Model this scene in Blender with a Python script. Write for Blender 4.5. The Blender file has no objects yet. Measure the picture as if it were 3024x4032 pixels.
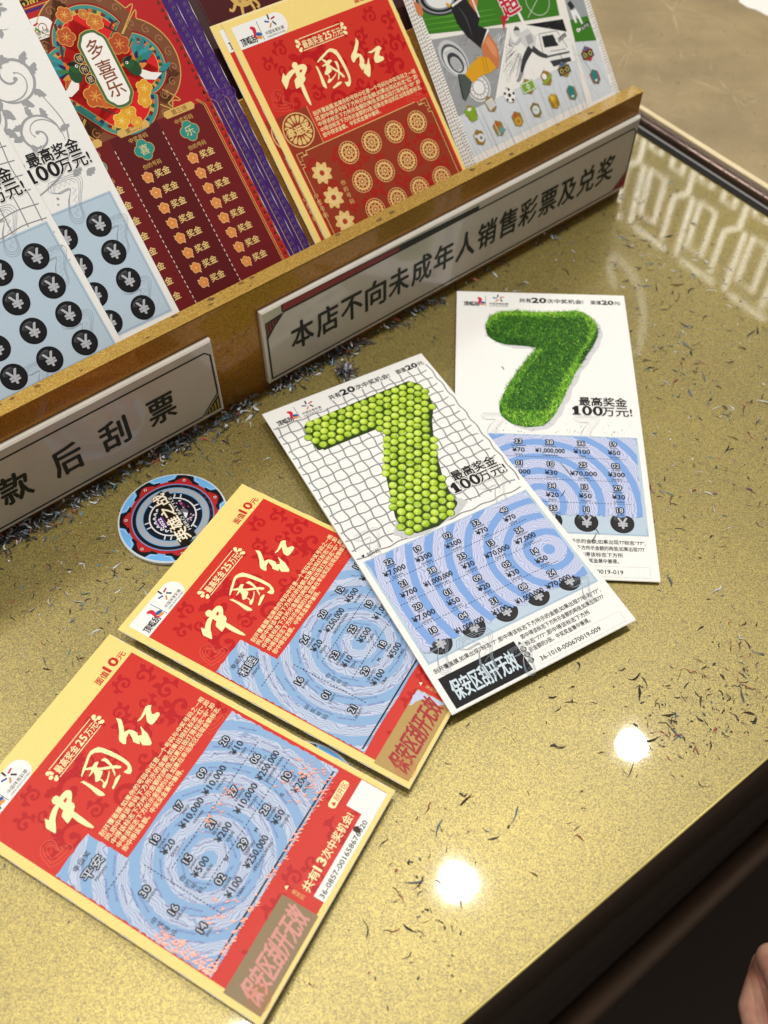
import bpy, math, random
from math import sin, cos, pi, radians, hypot, atan2
from mathutils import Vector, Matrix

# ------------------------------------------------------------------ camera, world, lamps, exposure
C = bpy.context.scene.collection
sc = bpy.context.scene
MM = 0.001
cam = bpy.data.cameras.new('camera'); cam_o = bpy.data.objects.new('camera', cam); C.objects.link(cam_o)
cam.sensor_fit = 'VERTICAL'; cam.sensor_height = 36.0; cam.lens = 33.48
cam.clip_start = 0.01; cam.clip_end = 50
R0, U0, F0 = Vector((0.999991, 0.003403, 0.002454)), Vector((-0.004196, 0.811139, 0.584839)), Vector((0, 0.584844, -0.811146))
cam_o.matrix_world = Matrix(((R0.x, U0.x, -F0.x, 0), (R0.y, U0.y, -F0.y, 0), (R0.z, U0.z, -F0.z, 0.39766), (0, 0, 0, 1)))
cam.dof.use_dof = True; cam.dof.focus_distance = 0.455; cam.dof.aperture_fstop = 9.5
sc.camera = cam_o

w = bpy.data.worlds.new('World'); sc.world = w; w.use_nodes = True
bg = w.node_tree.nodes['Background']; bg.inputs[0].default_value = (1.0, 0.95, 0.88, 1); bg.inputs[1].default_value = 0.31

LAMPS = [(-320, 298), (196, 676), (712, 1054), (-836, -80)]
LAMP_Z = 2200
LAMP_W = 10.2
for lx, ly in LAMPS:
    L = bpy.data.lights.new('downlight', 'AREA'); L.shape = 'DISK'; L.size = 0.076; L.energy = LAMP_W; L.color = (1.0, 0.965, 0.91)
    o = bpy.data.objects.new('downlight_lamp', L); C.objects.link(o); o.location = (lx * MM, ly * MM, LAMP_Z * MM - 0.004)
L = bpy.data.lights.new('room_light', 'AREA'); L.shape = 'RECTANGLE'; L.size = 0.35; L.size_y = 0.25; L.energy = 6.5; L.color = (1.0, 0.95, 0.88)
o = bpy.data.objects.new('room_light', L); C.objects.link(o); o.location = (-1.05, 0.72, 1.45)
o.rotation_euler = (Vector((0.05, 0.25, 0)) - Vector(o.location)).to_track_quat('-Z', 'Y').to_euler()

sc.view_settings.view_transform = 'Standard'; sc.view_settings.look = 'None'
sc.view_settings.exposure = 0.0; sc.view_settings.gamma = 1.0
sc.render.engine = 'CYCLES'
try:
    sc.cycles.use_denoising = True
    sc.cycles.max_bounces = 6; sc.cycles.transparent_max_bounces = 12
    sc.cycles.sample_clamp_indirect = 6.0
except Exception:
    pass
rnd = random.Random(7)

# ------------------------------------------------------------------ materials
def lin(h):
    h = h.lstrip('#'); c = [int(h[i:i + 2], 16) / 255 for i in (0, 2, 4)]
    return tuple(((x + 0.055) / 1.055) ** 2.4 if x > 0.04045 else x / 12.92 for x in c) + (1.0,)
_M = {}
def new_mat(name):
    m = bpy.data.materials.new(name); m.use_nodes = True
    nt = m.node_tree; return m, nt, nt.nodes['Principled BSDF']
def ink(h, rough=0.42, metal=0.0, spec=0.25):
    """A printed colour: slightly uneven ink on paper."""
    k = (h, rough, metal, spec)
    if k in _M: return _M[k]
    m, nt, b = new_mat('ink_' + h.strip('#'))
    b.inputs['Roughness'].default_value = rough; b.inputs['Metallic'].default_value = metal
    b.inputs['Specular IOR Level'].default_value = spec
    tc = nt.nodes.new('ShaderNodeTexCoord'); n = nt.nodes.new('ShaderNodeTexNoise')
    n.inputs['Scale'].default_value = 900; n.inputs['Detail'].default_value = 3
    nt.links.new(tc.outputs['Object'], n.inputs['Vector'])
    mr = nt.nodes.new('ShaderNodeMapRange'); mr.inputs['To Min'].default_value = 0.93; mr.inputs['To Max'].default_value = 1.05
    nt.links.new(n.outputs['Fac'], mr.inputs['Value'])
    hs = nt.nodes.new('ShaderNodeHueSaturation'); hs.inputs['Color'].default_value = lin(h)
    nt.links.new(mr.outputs['Result'], hs.inputs['Value']); nt.links.new(hs.outputs['Color'], b.inputs['Base Color'])
    _M[k] = m; return m
def plain(name, h, rough=0.5, metal=0.0, coat=0.0):
    m, nt, b = new_mat(name); b.inputs['Base Color'].default_value = lin(h)
    b.inputs['Roughness'].default_value = rough; b.inputs['Metallic'].default_value = metal; b.inputs['Coat Weight'].default_value = coat
    tc = nt.nodes.new('ShaderNodeTexCoord'); n = nt.nodes.new('ShaderNodeTexNoise'); n.inputs['Scale'].default_value = 60; n.inputs['Detail'].default_value = 6
    nt.links.new(tc.outputs['Object'], n.inputs['Vector'])
    mr = nt.nodes.new('ShaderNodeMapRange'); mr.inputs['To Min'].default_value = 0.85; mr.inputs['To Max'].default_value = 1.1
    nt.links.new(n.outputs['Fac'], mr.inputs['Value'])
    hs = nt.nodes.new('ShaderNodeHueSaturation'); hs.inputs['Color'].default_value = lin(h)
    nt.links.new(mr.outputs['Result'], hs.inputs['Value']); nt.links.new(hs.outputs['Color'], b.inputs['Base Color'])
    return m
def emit(name, col, s):
    m = bpy.data.materials.new(name); m.use_nodes = True; nt = m.node_tree
    nt.nodes.clear(); e = nt.nodes.new('ShaderNodeEmission'); o_ = nt.nodes.new('ShaderNodeOutputMaterial')
    e.inputs[0].default_value = col; e.inputs[1].default_value = s; nt.links.new(e.outputs[0], o_.inputs[0]); return m

def gold_flake(name, dark, light, rough=0.42, coat=1.0, scale=1500, bump=0.5, metal=0.85, haze=0.0):
    """Gold flake lacquer: grainy metallic base below a clear coat."""
    m, nt, b = new_mat(name); N = nt.nodes; Lk = nt.links
    tc = N.new('ShaderNodeTexCoord')
    n1 = N.new('ShaderNodeTexNoise'); n1.inputs['Scale'].default_value = scale; n1.inputs['Detail'].default_value = 2; n1.inputs['Roughness'].default_value = 0.6
    n2 = N.new('ShaderNodeTexNoise'); n2.inputs['Scale'].default_value = 9; n2.inputs['Detail'].default_value = 5
    n3 = N.new('ShaderNodeTexVoronoi'); n3.inputs['Scale'].default_value = scale * 1.15
    for n in (n1, n2, n3): Lk.new(tc.outputs['Object'], n.inputs['Vector'])
    cr = N.new('ShaderNodeValToRGB'); cr.color_ramp.elements[0].position = 0.33; cr.color_ramp.elements[0].color = lin(dark)
    cr.color_ramp.elements[1].position = 0.66; cr.color_ramp.elements[1].color = lin(light)
    sep = N.new('ShaderNodeSeparateColor'); Lk.new(n3.outputs['Color'], sep.inputs['Color'])
    mxf = N.new('ShaderNodeMix'); mxf.inputs['Factor'].default_value = 0.35; Lk.new(n1.outputs['Fac'], mxf.inputs['A']); Lk.new(sep.outputs['Red'], mxf.inputs['B'])
    Lk.new(mxf.outputs['Result'], cr.inputs['Fac'])
    mr = N.new('ShaderNodeMapRange'); mr.inputs['From Min'].default_value = 0.3; mr.inputs['From Max'].default_value = 0.7; mr.inputs['To Min'].default_value = 0.86; mr.inputs['To Max'].default_value = 1.1
    Lk.new(n2.outputs['Fac'], mr.inputs['Value'])
    hs = N.new('ShaderNodeHueSaturation'); Lk.new(cr.outputs['Color'], hs.inputs['Color']); Lk.new(mr.outputs['Result'], hs.inputs['Value'])
    Lk.new(hs.outputs['Color'], b.inputs['Base Color'])
    bp = N.new('ShaderNodeBump'); bp.inputs['Strength'].default_value = bump; bp.inputs['Distance'].default_value = 0.0004
    Lk.new(n3.outputs['Color'], bp.inputs['Height']); Lk.new(bp.outputs['Normal'], b.inputs['Normal'])
    b.inputs['Metallic'].default_value = metal; b.inputs['Roughness'].default_value = rough
    b.inputs['Coat Weight'].default_value = coat; b.inputs['Coat Roughness'].default_value = 0.04; b.inputs['Coat IOR'].default_value = 1.5
    nc = N.new('ShaderNodeTexNoise'); nc.inputs['Scale'].default_value = 22; nc.inputs['Detail'].default_value = 7; nc.inputs['Roughness'].default_value = 0.7; Lk.new(tc.outputs['Object'], nc.inputs['Vector'])
    mc = N.new('ShaderNodeMapRange'); mc.inputs['From Min'].default_value = 0.35; mc.inputs['From Max'].default_value = 0.7; mc.inputs['To Min'].default_value = 0.025; mc.inputs['To Max'].default_value = 0.065
    Lk.new(nc.outputs['Fac'], mc.inputs['Value']); Lk.new(mc.outputs['Result'], b.inputs['Coat Roughness'])
    bc = N.new('ShaderNodeBump'); bc.inputs['Strength'].default_value = 0.006; bc.inputs['Distance'].default_value = 0.001; Lk.new(nc.outputs['Fac'], bc.inputs['Height']); Lk.new(bc.outputs['Normal'], b.inputs['Coat Normal'])
    if haze:
        out = N['Material Output']; g = N.new('ShaderNodeBsdfGlossy'); g.inputs['Color'].default_value = (1, 0.96, 0.88, 1); g.inputs['Roughness'].default_value = 0.42
        mx = N.new('ShaderNodeMixShader'); mx.inputs[0].default_value = haze
        Lk.new(b.outputs[0], mx.inputs[1]); Lk.new(g.outputs[0], mx.inputs[2]); Lk.new(mx.outputs[0], out.inputs['Surface'])
    return m

def guilloche(name, pale, band, line, cx, cy, period, duty):
    """Printed security background: thick rings round (cx, cy), thin wavy lines between them. UV = millimetres / 100."""
    m, nt, b = new_mat(name); N = nt.nodes; Lk = nt.links
    def math_(op, a=None, b_=None):
        n = N.new('ShaderNodeMath'); n.operation = op
        for i, x in enumerate((a, b_)):
            if x is None: continue
            if isinstance(x, (int, float)): n.inputs[i].default_value = x
            else: Lk.new(x, n.inputs[i])
        return n.outputs[0]
    tc = N.new('ShaderNodeTexCoord'); mp = N.new('ShaderNodeMapping'); mp.inputs['Location'].default_value = (-cx, -cy, 0); mp.inputs['Scale'].default_value = (100, 100, 1)
    Lk.new(tc.outputs['UV'], mp.inputs['Vector'])
    nz = N.new('ShaderNodeTexNoise'); nz.inputs['Scale'].default_value = 0.055; nz.inputs['Detail'].default_value = 1.5; Lk.new(mp.outputs['Vector'], nz.inputs['Vector'])
    nz2 = N.new('ShaderNodeTexNoise'); nz2.inputs['Scale'].default_value = 0.16; nz2.inputs['Detail'].default_value = 1; Lk.new(mp.outputs['Vector'], nz2.inputs['Vector'])
    ln = N.new('ShaderNodeVectorMath'); ln.operation = 'LENGTH'; Lk.new(mp.outputs['Vector'], ln.inputs[0])
    r = math_('ADD', ln.outputs['Value'], math_('MULTIPLY', nz.outputs['Fac'], 1.8))
    fr = math_('FRACT', math_('DIVIDE', r, period))
    isb = math_('LESS_THAN', fr, duty)
    wv = math_('SINE', math_('ADD', math_('MULTIPLY', r, 5.2), math_('MULTIPLY', nz2.outputs['Fac'], 34.0)))
    isl = math_('GREATER_THAN', wv, 0.62)
    mx = N.new('ShaderNodeMix'); mx.data_type = 'RGBA'; mx.inputs['A'].default_value = lin(pale); mx.inputs['B'].default_value = lin(line); Lk.new(isl, mx.inputs['Factor'])
    mb = N.new('ShaderNodeMix'); mb.data_type = 'RGBA'; mb.inputs['A'].default_value = lin(band); mb.inputs['B'].default_value = lin(band)
    m2 = N.new('ShaderNodeMix'); m2.data_type = 'RGBA'; Lk.new(isb, m2.inputs['Factor']); Lk.new(mx.outputs['Result'], m2.inputs['A']); Lk.new(mb.outputs['Result'], m2.inputs['B'])
    Lk.new(m2.outputs['Result'], b.inputs['Base Color']); b.inputs['Roughness'].default_value = 0.5; b.inputs['Specular IOR Level'].default_value = 0.3
    return m

# ------------------------------------------------------------------ object helpers
def tag(o, label=None, cat=None, group=None, kind=None):
    if label: o['label'] = label
    if cat: o['category'] = cat
    if group: o['group'] = group
    if kind: o['kind'] = kind
    return o
def empty(name, loc):
    o = bpy.data.objects.new(name, None); o.empty_display_size = 0.01; C.objects.link(o); o.location = loc; return o
def mesh_obj(name, verts, faces, mats, midx=None, parent=None, loc=None, smooth=False, uv=None):
    me = bpy.data.meshes.new(name); me.from_pydata(verts, [], faces)
    for m in mats: me.materials.append(m)
    if midx: me.polygons.foreach_set('material_index', midx)
    if smooth: me.polygons.foreach_set('use_smooth', [True] * len(me.polygons))
    if uv:
        ul = me.uv_layers.new(name='UVMap')
        for i, l in enumerate(me.loops): ul.data[i].uv = uv[l.vertex_index]
    me.update()
    o = bpy.data.objects.new(name, me); C.objects.link(o)
    if parent: o.parent = parent
    if loc is not None: o.location = loc
    return o
def boxes(name, lst, mat, parent=None, loc=(0, 0, 0), bevel=0.0, frame=None, mats=None):
    """lst of (centre, half sizes) in mm along the axes of frame (a, b, c), made into ONE mesh."""
    a, b, c = frame or (Vector((1, 0, 0)), Vector((0, 1, 0)), Vector((0, 0, 1)))
    V, F, I = [], [], []
    for e in lst:
        (x, y, z), (hx, hy, hz) = e[0], e[1]
        n = len(V)
        for sx in (-1, 1):
            for sy in (-1, 1):
                for sz in (-1, 1):
                    V.append((a * (x + sx * hx) + b * (y + sy * hy) + c * (z + sz * hz)) * MM)
        F += [(n, n + 1, n + 3, n + 2), (n + 4, n + 6, n + 7, n + 5), (n, n + 4, n + 5, n + 1), (n + 2, n + 3, n + 7, n + 6), (n, n + 2, n + 6, n + 4), (n + 1, n + 5, n + 7, n + 3)]
        I += [e[2] if len(e) > 2 else 0] * 6
    o = mesh_obj(name, V, F, mats or [mat], I, parent, loc)
    if bevel:
        md = o.modifiers.new('Bevel', 'BEVEL'); md.width = bevel * MM; md.segments = 3; md.limit_method = 'ANGLE'
    return o

_T = {}
def glyphs(s, off):
    if any(ord(c) > 0x2e80 for c in s): off = 0.0
    off = min(off, 0.0)
    k = (s, off)
    if k not in _T:
        cu = bpy.data.curves.new('t', 'FONT'); cu.body = s; cu.offset = off; cu.resolution_u = 2
        ob = bpy.data.objects.new('t', cu); C.objects.link(ob); bpy.context.view_layer.update()
        me = bpy.data.meshes.new_from_object(ob.evaluated_get(bpy.context.evaluated_depsgraph_get()))
        vs = [(v.co.x, v.co.y) for v in me.vertices]; fs = [tuple(p.vertices) for p in me.polygons]
        bpy.data.objects.remove(ob); bpy.data.meshes.remove(me); bpy.data.curves.remove(cu)
        xs = [v[0] for v in vs] or [0]; _T[k] = (vs, fs, min(xs), max(xs))
    return _T[k]

def spline(pts, n=6):
    if len(pts) < 3: return list(pts)
    out = []
    for i in range(len(pts) - 1):
        p0 = pts[max(i - 1, 0)]; p1 = pts[i]; p2 = pts[i + 1]; p3 = pts[min(i + 2, len(pts) - 1)]
        for k in range(n):
            t = k / n
            out.append(tuple(0.5 * (2 * p1[j] + (p2[j] - p0[j]) * t + (2 * p0[j] - 5 * p1[j] + 4 * p2[j] - p3[j]) * t * t + (3 * p1[j] - p0[j] - 3 * p2[j] + p3[j]) * t ** 3) for j in (0, 1)))
    out.append(tuple(pts[-1])); return out

class Sheet:
    """A flat printed thing. mp(u, v, h) gives the place in mm of a point u, v on it and h above it; each part is one mesh."""
    def __init__(s, name, label, cat, mp, cu, cv, vdown=True, group=None):
        s.mp = mp; s.up = -1 if vdown else 1; s.base = mp(cu, cv, 0); s.parts = {}; s.order = []
        s.root = empty(name, s.base * MM); tag(s.root, label, cat, group); s.sub = {}
    def _g(s, part):
        if part not in s.parts: s.parts[part] = dict(v=[], f=[], m=[], i=[], uv=[]); s.order.append(part)
        return s.parts[part]
    def _mat(s, g, m):
        if m not in g['m']: g['m'].append(m)
        return g['m'].index(m)
    def faces(s, part, mat, pts, fs, z):
        g = s._g(part); n = len(g['v']); mi = s._mat(g, mat)
        for i, p in enumerate(pts):
            h = z if not isinstance(z, (list, tuple)) else z[i]
            g['v'].append((s.mp(p[0], p[1], h) - s.base) * MM); g['uv'].append((p[0] / 100, p[1] / 100))
        for f in fs: g['f'].append(tuple(n + k for k in f)); g['i'].append(mi)
    def poly(s, part, mat, pts, z): s.faces(part, mat, pts, [tuple(range(len(pts)))], z)
    def fill(s, part, mat, pts, z, step=1.2):
        """An outline filled with narrow bands, so that it follows a bent card."""
        y, y1 = min(p[1] for p in pts), max(p[1] for p in pts)
        def cuts(v):
            o_ = []
            for i in range(len(pts)):
                a, b = pts[i - 1], pts[i]
                if (a[1] > v) != (b[1] > v): o_.append(a[0] + (b[0] - a[0]) * (v - a[1]) / (b[1] - a[1]))
            return sorted(o_)
        n = int((y1 - y) / step) + 1; h = (y1 - y) / n
        for i in range(n):
            v = y + h * (i + .5); c = cuts(v); t, b = cuts(v - h * .499), cuts(v + h * .499)
            for k in range(0, len(c) - 1, 2):
                if len(t) == len(c) == len(b): q = [(t[k], v - h / 2), (t[k + 1], v - h / 2), (b[k + 1], v + h / 2), (b[k], v + h / 2)]
                else: q = [(c[k], v - h / 2), (c[k + 1], v - h / 2), (c[k + 1], v + h / 2), (c[k], v + h / 2)]
                s.faces(part, mat, q, [(0, 1, 2, 3)], z)
    def rect(s, part, mat, x0, y0, x1, y1, z, step=9.0):
        nx = max(1, int(abs(x1 - x0) / step)); ny = max(1, int(abs(y1 - y0) / step))
        P = [(x0 + (x1 - x0) * i / nx, y0 + (y1 - y0) * j / ny) for j in range(ny + 1) for i in range(nx + 1)]
        F = [(j * (nx + 1) + i, j * (nx + 1) + i + 1, (j + 1) * (nx + 1) + i + 1, (j + 1) * (nx + 1) + i) for j in range(ny) for i in range(nx)]
        s.faces(part, mat, P, F, z)
    def disc(s, part, mat, x, y, r, z, n=24, ry=None, ang=0.0):
        ry = ry or r; c, q = cos(ang), sin(ang)
        s.poly(part, mat, [(x + r * cos(2 * pi * k / n) * c - ry * sin(2 * pi * k / n) * q, y + r * cos(2 * pi * k / n) * q + ry * sin(2 * pi * k / n) * c) for k in range(n)], z)
    def ring(s, part, mat, x, y, r0, r1, z, n=40, a0=0.0, a1=2 * pi):
        P = []; F = []
        for k in range(n + 1):
            a = a0 + (a1 - a0) * k / n
            P += [(x + r0 * cos(a), y + r0 * sin(a)), (x + r1 * cos(a), y + r1 * sin(a))]
        for k in range(n): F.append((2 * k, 2 * k + 1, 2 * k + 3, 2 * k + 2))
        s.faces(part, mat, P, F, z)
    def stroke(s, part, mat, pts, wd, z, smooth=True, closed=False):
        """Ribbon along pts; wd is a width or a list of widths spread along it."""
        if closed: pts = list(pts) + [pts[0]]
        P = spline(pts) if smooth else list(pts)
        n = len(P); V = []
        for i in range(n):
            a = P[max(i - 1, 0)]; b = P[min(i + 1, n - 1)]
            dx, dy = b[0] - a[0], b[1] - a[1]; l = hypot(dx, dy) or 1
            if isinstance(wd, (list, tuple)):
                t = i / (n - 1) * (len(wd) - 1); k = min(int(t), len(wd) - 2); ww = wd[k] + (wd[k + 1] - wd[k]) * (t - k)
            else: ww = wd
            nx, ny = -dy / l * ww / 2, dx / l * ww / 2
            V += [(P[i][0] + nx, P[i][1] + ny), (P[i][0] - nx, P[i][1] - ny)]
        s.faces(part, mat, V, [(2 * i, 2 * i + 1, 2 * i + 3, 2 * i + 2) for i in range(n - 1)], z)
    def frame(s, part, mat, x0, y0, x1, y1, wd, z):
        s.stroke(part, mat, [(x0, y0), (x1, y0)], wd, z); s.stroke(part, mat, [(x0, y1), (x1, y1)], wd, z)
        s.stroke(part, mat, [(x0, y0), (x0, y1)], wd, z + 0.003); s.stroke(part, mat, [(x1, y0), (x1, y1)], wd, z + 0.003)
    def text(s, part, mat, t, x, y, size, z, x1=None, off=0.0, ang=0.0, align='l', slant=0.0):
        vs, fs, a, b = glyphs(t, off)
        kx = size if x1 is None else (x1 - x) / (b - a)
        ox = {'l': 0, 'c': (b - a) / 2, 'r': (b - a)}[align]
        c, q = cos(ang), sin(ang); P = []
        for vx, vy in vs:
            X = (vx - a - ox) * kx + slant * vy * size; Y = vy * size
            P.append((x + X * c - Y * q, y + s.up * (X * q + Y * c)))
        s.faces(part, mat, P, fs, z)
        if off > 0.008:
            d = off * size * 0.8
            for i, (ex, ey) in enumerate(((d, 0), (-d, 0), (0, d), (0, -d)) if off < .04 else ((d, 0), (-d, 0), (0, d), (0, -d), (d * .7, d * .7), (-d * .7, d * .7), (d * .7, -d * .7), (-d * .7, -d * .7))):
                s.faces(part, mat, [(a_ + ex, b_ + ey) for a_, b_ in P], fs, z + 0.0012 * (i + 1))
    def card(s, mat_front, mat_edge, W, H, th=0.28, perf=('t', 'b'), pitch=1.3, amp=0.45, x0=0, y0=0, part='card'):
        """The card itself: a thin slab, its torn edges finely scalloped."""
        nx = int(W / (pitch / 2)); ny = int(H / (pitch / 2)); g = 5
        xs = [x0 + W * i / nx for i in range(nx + 1)]
        def top(i): return y0 + (amp * (i % 2) if 't' in perf else 0)
        def bot(i): return y0 + H - (amp * (i % 2) if 'b' in perf else 0)
        rows = 22
        P = []
        for j in range(rows + 1):
            for i in range(nx + 1):
                t = j / rows; v = top(i) + (bot(i) - top(i)) * t; u = xs[i]
                if i == 0 and 'l' in perf: u += amp * (j % 2)
                if i == nx and 'r' in perf: u -= amp * (j % 2)
                P.append((u, v))
        F = [(j * (nx + 1) + i, j * (nx + 1) + i + 1, (j + 1) * (nx + 1) + i + 1, (j + 1) * (nx + 1) + i) for j in range(rows) for i in range(nx)]
        s.faces(part, mat_front, P, F, 0.0)
        ring_ = [i for i in range(nx + 1)] + [j * (nx + 1) + nx for j in range(1, rows + 1)] + [rows * (nx + 1) + i for i in range(nx - 1, -1, -1)] + [j * (nx + 1) for j in range(rows - 1, 0, -1)]
        Q = [P[k] for k in ring_]; n = len(Q)
        s.faces(part, mat_edge, Q + Q, [(k, (k + 1) % n, n + (k + 1) % n, n + k) for k in range(n)], [0.0] * n + [-th] * n)
        s.faces(part, mat_edge, [(x0, y0), (x0 + W, y0), (x0 + W, y0 + H), (x0, y0 + H)], [(3, 2, 1, 0)], -th)
    def done(s, subs=None, smooth=()):
        """Link every part; subs maps a part to the part it belongs to."""
        subs = subs or {}; made = {}
        for p in sorted(s.order, key=lambda q: q in subs):
            g = s.parts[p]; par = made.get(subs.get(p), s.root)
            made[p] = mesh_obj(p, g['v'], g['f'], g['m'], g['i'], par, uv=g['uv'], smooth=p in smooth)
        s.made = made; return s.root

def flat(c0, c1, c2, c3, W, H, bulge=0.0):
    c0, c1, c2, c3 = (Vector(c) for c in (c0, c1, c2, c3)); n = (c3 - c0).cross(c1 - c0).normalized()
    if n.z < 0: n = -n
    def mp(u, v, h):
        a, b = u / W, v / H
        p = c0 * (1 - a) * (1 - b) + c1 * a * (1 - b) + c2 * a * b + c3 * (1 - a) * b
        return p + n * (h + bulge * (4 * b * (1 - b) - 0.5))
    return mp

# ------------------------------------------------------------------ frames of the place (mm)
UA = radians(38.87); RU = Vector((cos(UA), sin(UA), 0)); RN = Vector((-sin(UA), cos(UA), 0)); RO = Vector((-193.66, 269.92, 0)); UPZ = Vector((0, 0, 1))
TL_ = radians(45.5); RUP = UPZ * cos(TL_) + RN * sin(TL_); RNRM = UPZ * sin(TL_) - RN * cos(TL_); TRO = RO + RN * 10 + UPZ * 42
def rack_pt(x, y, h=0.0): return TRO + RU * x + RUP * y + RNRM * h
def rack_map(tx, ty, spin, k, off):
    c, q = cos(radians(spin)), sin(radians(spin))
    def mp(u, v, h):      # u right, v down the card
        x, y = u * k, -v * k
        return rack_pt(tx + x * c - y * q, ty + x * q + y * c, off + h)
    return mp
EA = radians(36.79); EU = Vector((cos(EA), sin(EA), 0)); EN = Vector((-sin(EA), cos(EA), 0)); EDGE_B = 24.76; STRIP = 525.0
def edge_pt(a, b, z): return EU * a + EN * b + UPZ * z

# ------------------------------------------------------------------ the counter and what lies round it
M_gold = gold_flake('gold_flake_under_glass', '#675818', '#b09d42', rough=0.42, haze=0.065, metal=0.75, scale=1900, bump=0.55)
M_glassedge = plain('bright_glass_edge', '#c2b266', 0.2, 0.3, 1.0)
M_darkpanel = plain('dark_brown_gloss', '#4a3c32', 0.3, 0.0, 0.6)
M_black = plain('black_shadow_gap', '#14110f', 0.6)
EF = (EU, EN, UPZ)
counter = tag(empty('gold_counter', (0, 0, 0)), 'gold flake counter top under glass with tickets lying on it', 'counter', kind='structure')
def slab_grid():
    return boxes('glass_top', [(((STRIP - 900) / 2, (EDGE_B + 900) / 2, -4), ((STRIP + 900) / 2, (900 - EDGE_B) / 2, 4))], M_gold, counter, bevel=0.8, frame=EF)
slab_grid()
boxes('edge_trim', [(((STRIP - 900) / 2, EDGE_B + 0.3, -1.0), ((STRIP + 900) / 2, 0.75, 1.12))], M_glassedge, counter, bevel=0.5, frame=EF)
boxes('front_panel', [((-100, EDGE_B + 8, -30), (1300, 6, 22)), ((-100, EDGE_B + 12, -470), (1300, 8, 416))], M_darkpanel, counter, bevel=1.0, frame=EF)
floor = boxes('floor', [((0, -1200, -880), (4000, 1300, 10))], plain('dark_floor', '#3a2e24', 0.5), None, frame=EF); tag(floor, 'dark brown floor far below the counter edge', 'floor', kind='structure')
# foot rail below the counter edge
boxes('gap_shade', [((523.2, 450, 0.2), (2.4, 420, 0.5))], M_black, counter, frame=EF)  # black strip put in as the shade of the gap beside the trim strip
def tube(name, p, q, r, mat, parent=None, n=16, grooves=0, loc=(0, 0, 0)):
    p, q = Vector(p), Vector(q); d = (q - p).normalized(); x = d.cross(UPZ).normalized(); y = x.cross(d)
    sts = []
    L_ = (q - p).length
    if grooves:
        k = max(1, int(L_ / grooves))
        for i in range(k):
            a, b = L_ * i / k, L_ * (i + 1) / k
            sts += [(a + 0.01, r * 0.93), (a + 0.2, r), (a + 0.6, r), (b - 0.6, r), (b - 0.2, r), (b - 0.01, r * 0.93)]
    else: sts = [(0, r), (L_, r)]
    V, F = [], []
    for t, rr in sts:
        for k in range(n):
            a = 2 * pi * k / n; V.append((p + d * t + x * rr * cos(a) + y * rr * sin(a)) * MM)
    for i in range(len(sts) - 1):
        for k in range(n): F.append((i * n + k, i * n + (k + 1) % n, (i + 1) * n + (k + 1) % n, (i + 1) * n + k))
    return mesh_obj(name, V, F, [mat], None, parent, loc, smooth=True)
fr_ = tube('foot_rail', (-60, -49, -600), (900, 691, -600), 13, plain('bronze_rail', '#6a5442', 0.45, 0.5))
tag(fr_, 'dull bronze foot rail blurred in the dark below the counter edge', 'foot rail')

# segmented metal strip and the raised side counter behind it
M_chrome = plain('rose_chrome', '#7d6c64', 0.28, 1.0)
strip = tube('trim_strip', edge_pt(530.5, -200, 3.4), edge_pt(530.5, 1300, 3.4), 4.2, M_chrome, grooves=11.5)
tag(strip, 'shiny segmented metal trim strip between the gold glass and the brown side counter', 'trim')
def scuffed():
    m, nt, b = new_mat('scuffed_beige_sheet'); N = nt.nodes; Lk = nt.links
    tc = N.new('ShaderNodeTexCoord'); n = N.new('ShaderNodeTexNoise'); n.inputs['Scale'].default_value = 14; n.inputs['Detail'].default_value = 8; n.inputs['Roughness'].default_value = 0.65
    n2 = N.new('ShaderNodeTexNoise'); n2.inputs['Scale'].default_value = 700; n2.inputs['Detail'].default_value = 2
    Lk.new(tc.outputs['Object'], n.inputs['Vector']); Lk.new(tc.outputs['Object'], n2.inputs['Vector'])
    cr = N.new('ShaderNodeValToRGB'); cr.color_ramp.elements[0].position = 0.3; cr.color_ramp.elements[0].color = lin('#84704c'); cr.color_ramp.elements[1].position = 0.72; cr.color_ramp.elements[1].color = lin('#a8946a')
    Lk.new(n.outputs['Fac'], cr.inputs['Fac'])
    mr = N.new('ShaderNodeMapRange'); mr.inputs['To Min'].default_value = 0.85; mr.inputs['To Max'].default_value = 1.15; Lk.new(n2.outputs['Fac'], mr.inputs['Value'])
    hs = N.new('ShaderNodeHueSaturation'); Lk.new(cr.outputs['Color'], hs.inputs['Color']); Lk.new(mr.outputs['Result'], hs.inputs['Value']); Lk.new(hs.outputs['Color'], b.inputs['Base Color'])
    b.inputs['Roughness'].default_value = 0.38; return m
side = tag(empty('side_counter', (0, 0, 0)), 'scuffed beige brown side counter sheet beyond the metal strip', 'counter', kind='structure')
boxes('sheet', [((1045, 500, 1), (503, 800, 4))], scuffed(), side, frame=EF)
boxes('bright_edge', [((539.4, 500, 1.2), (2.2, 800, 4.4))], plain('pale_sheet_edge', '#e6d3a6', 0.25), side, bevel=0.8, frame=EF)
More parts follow.
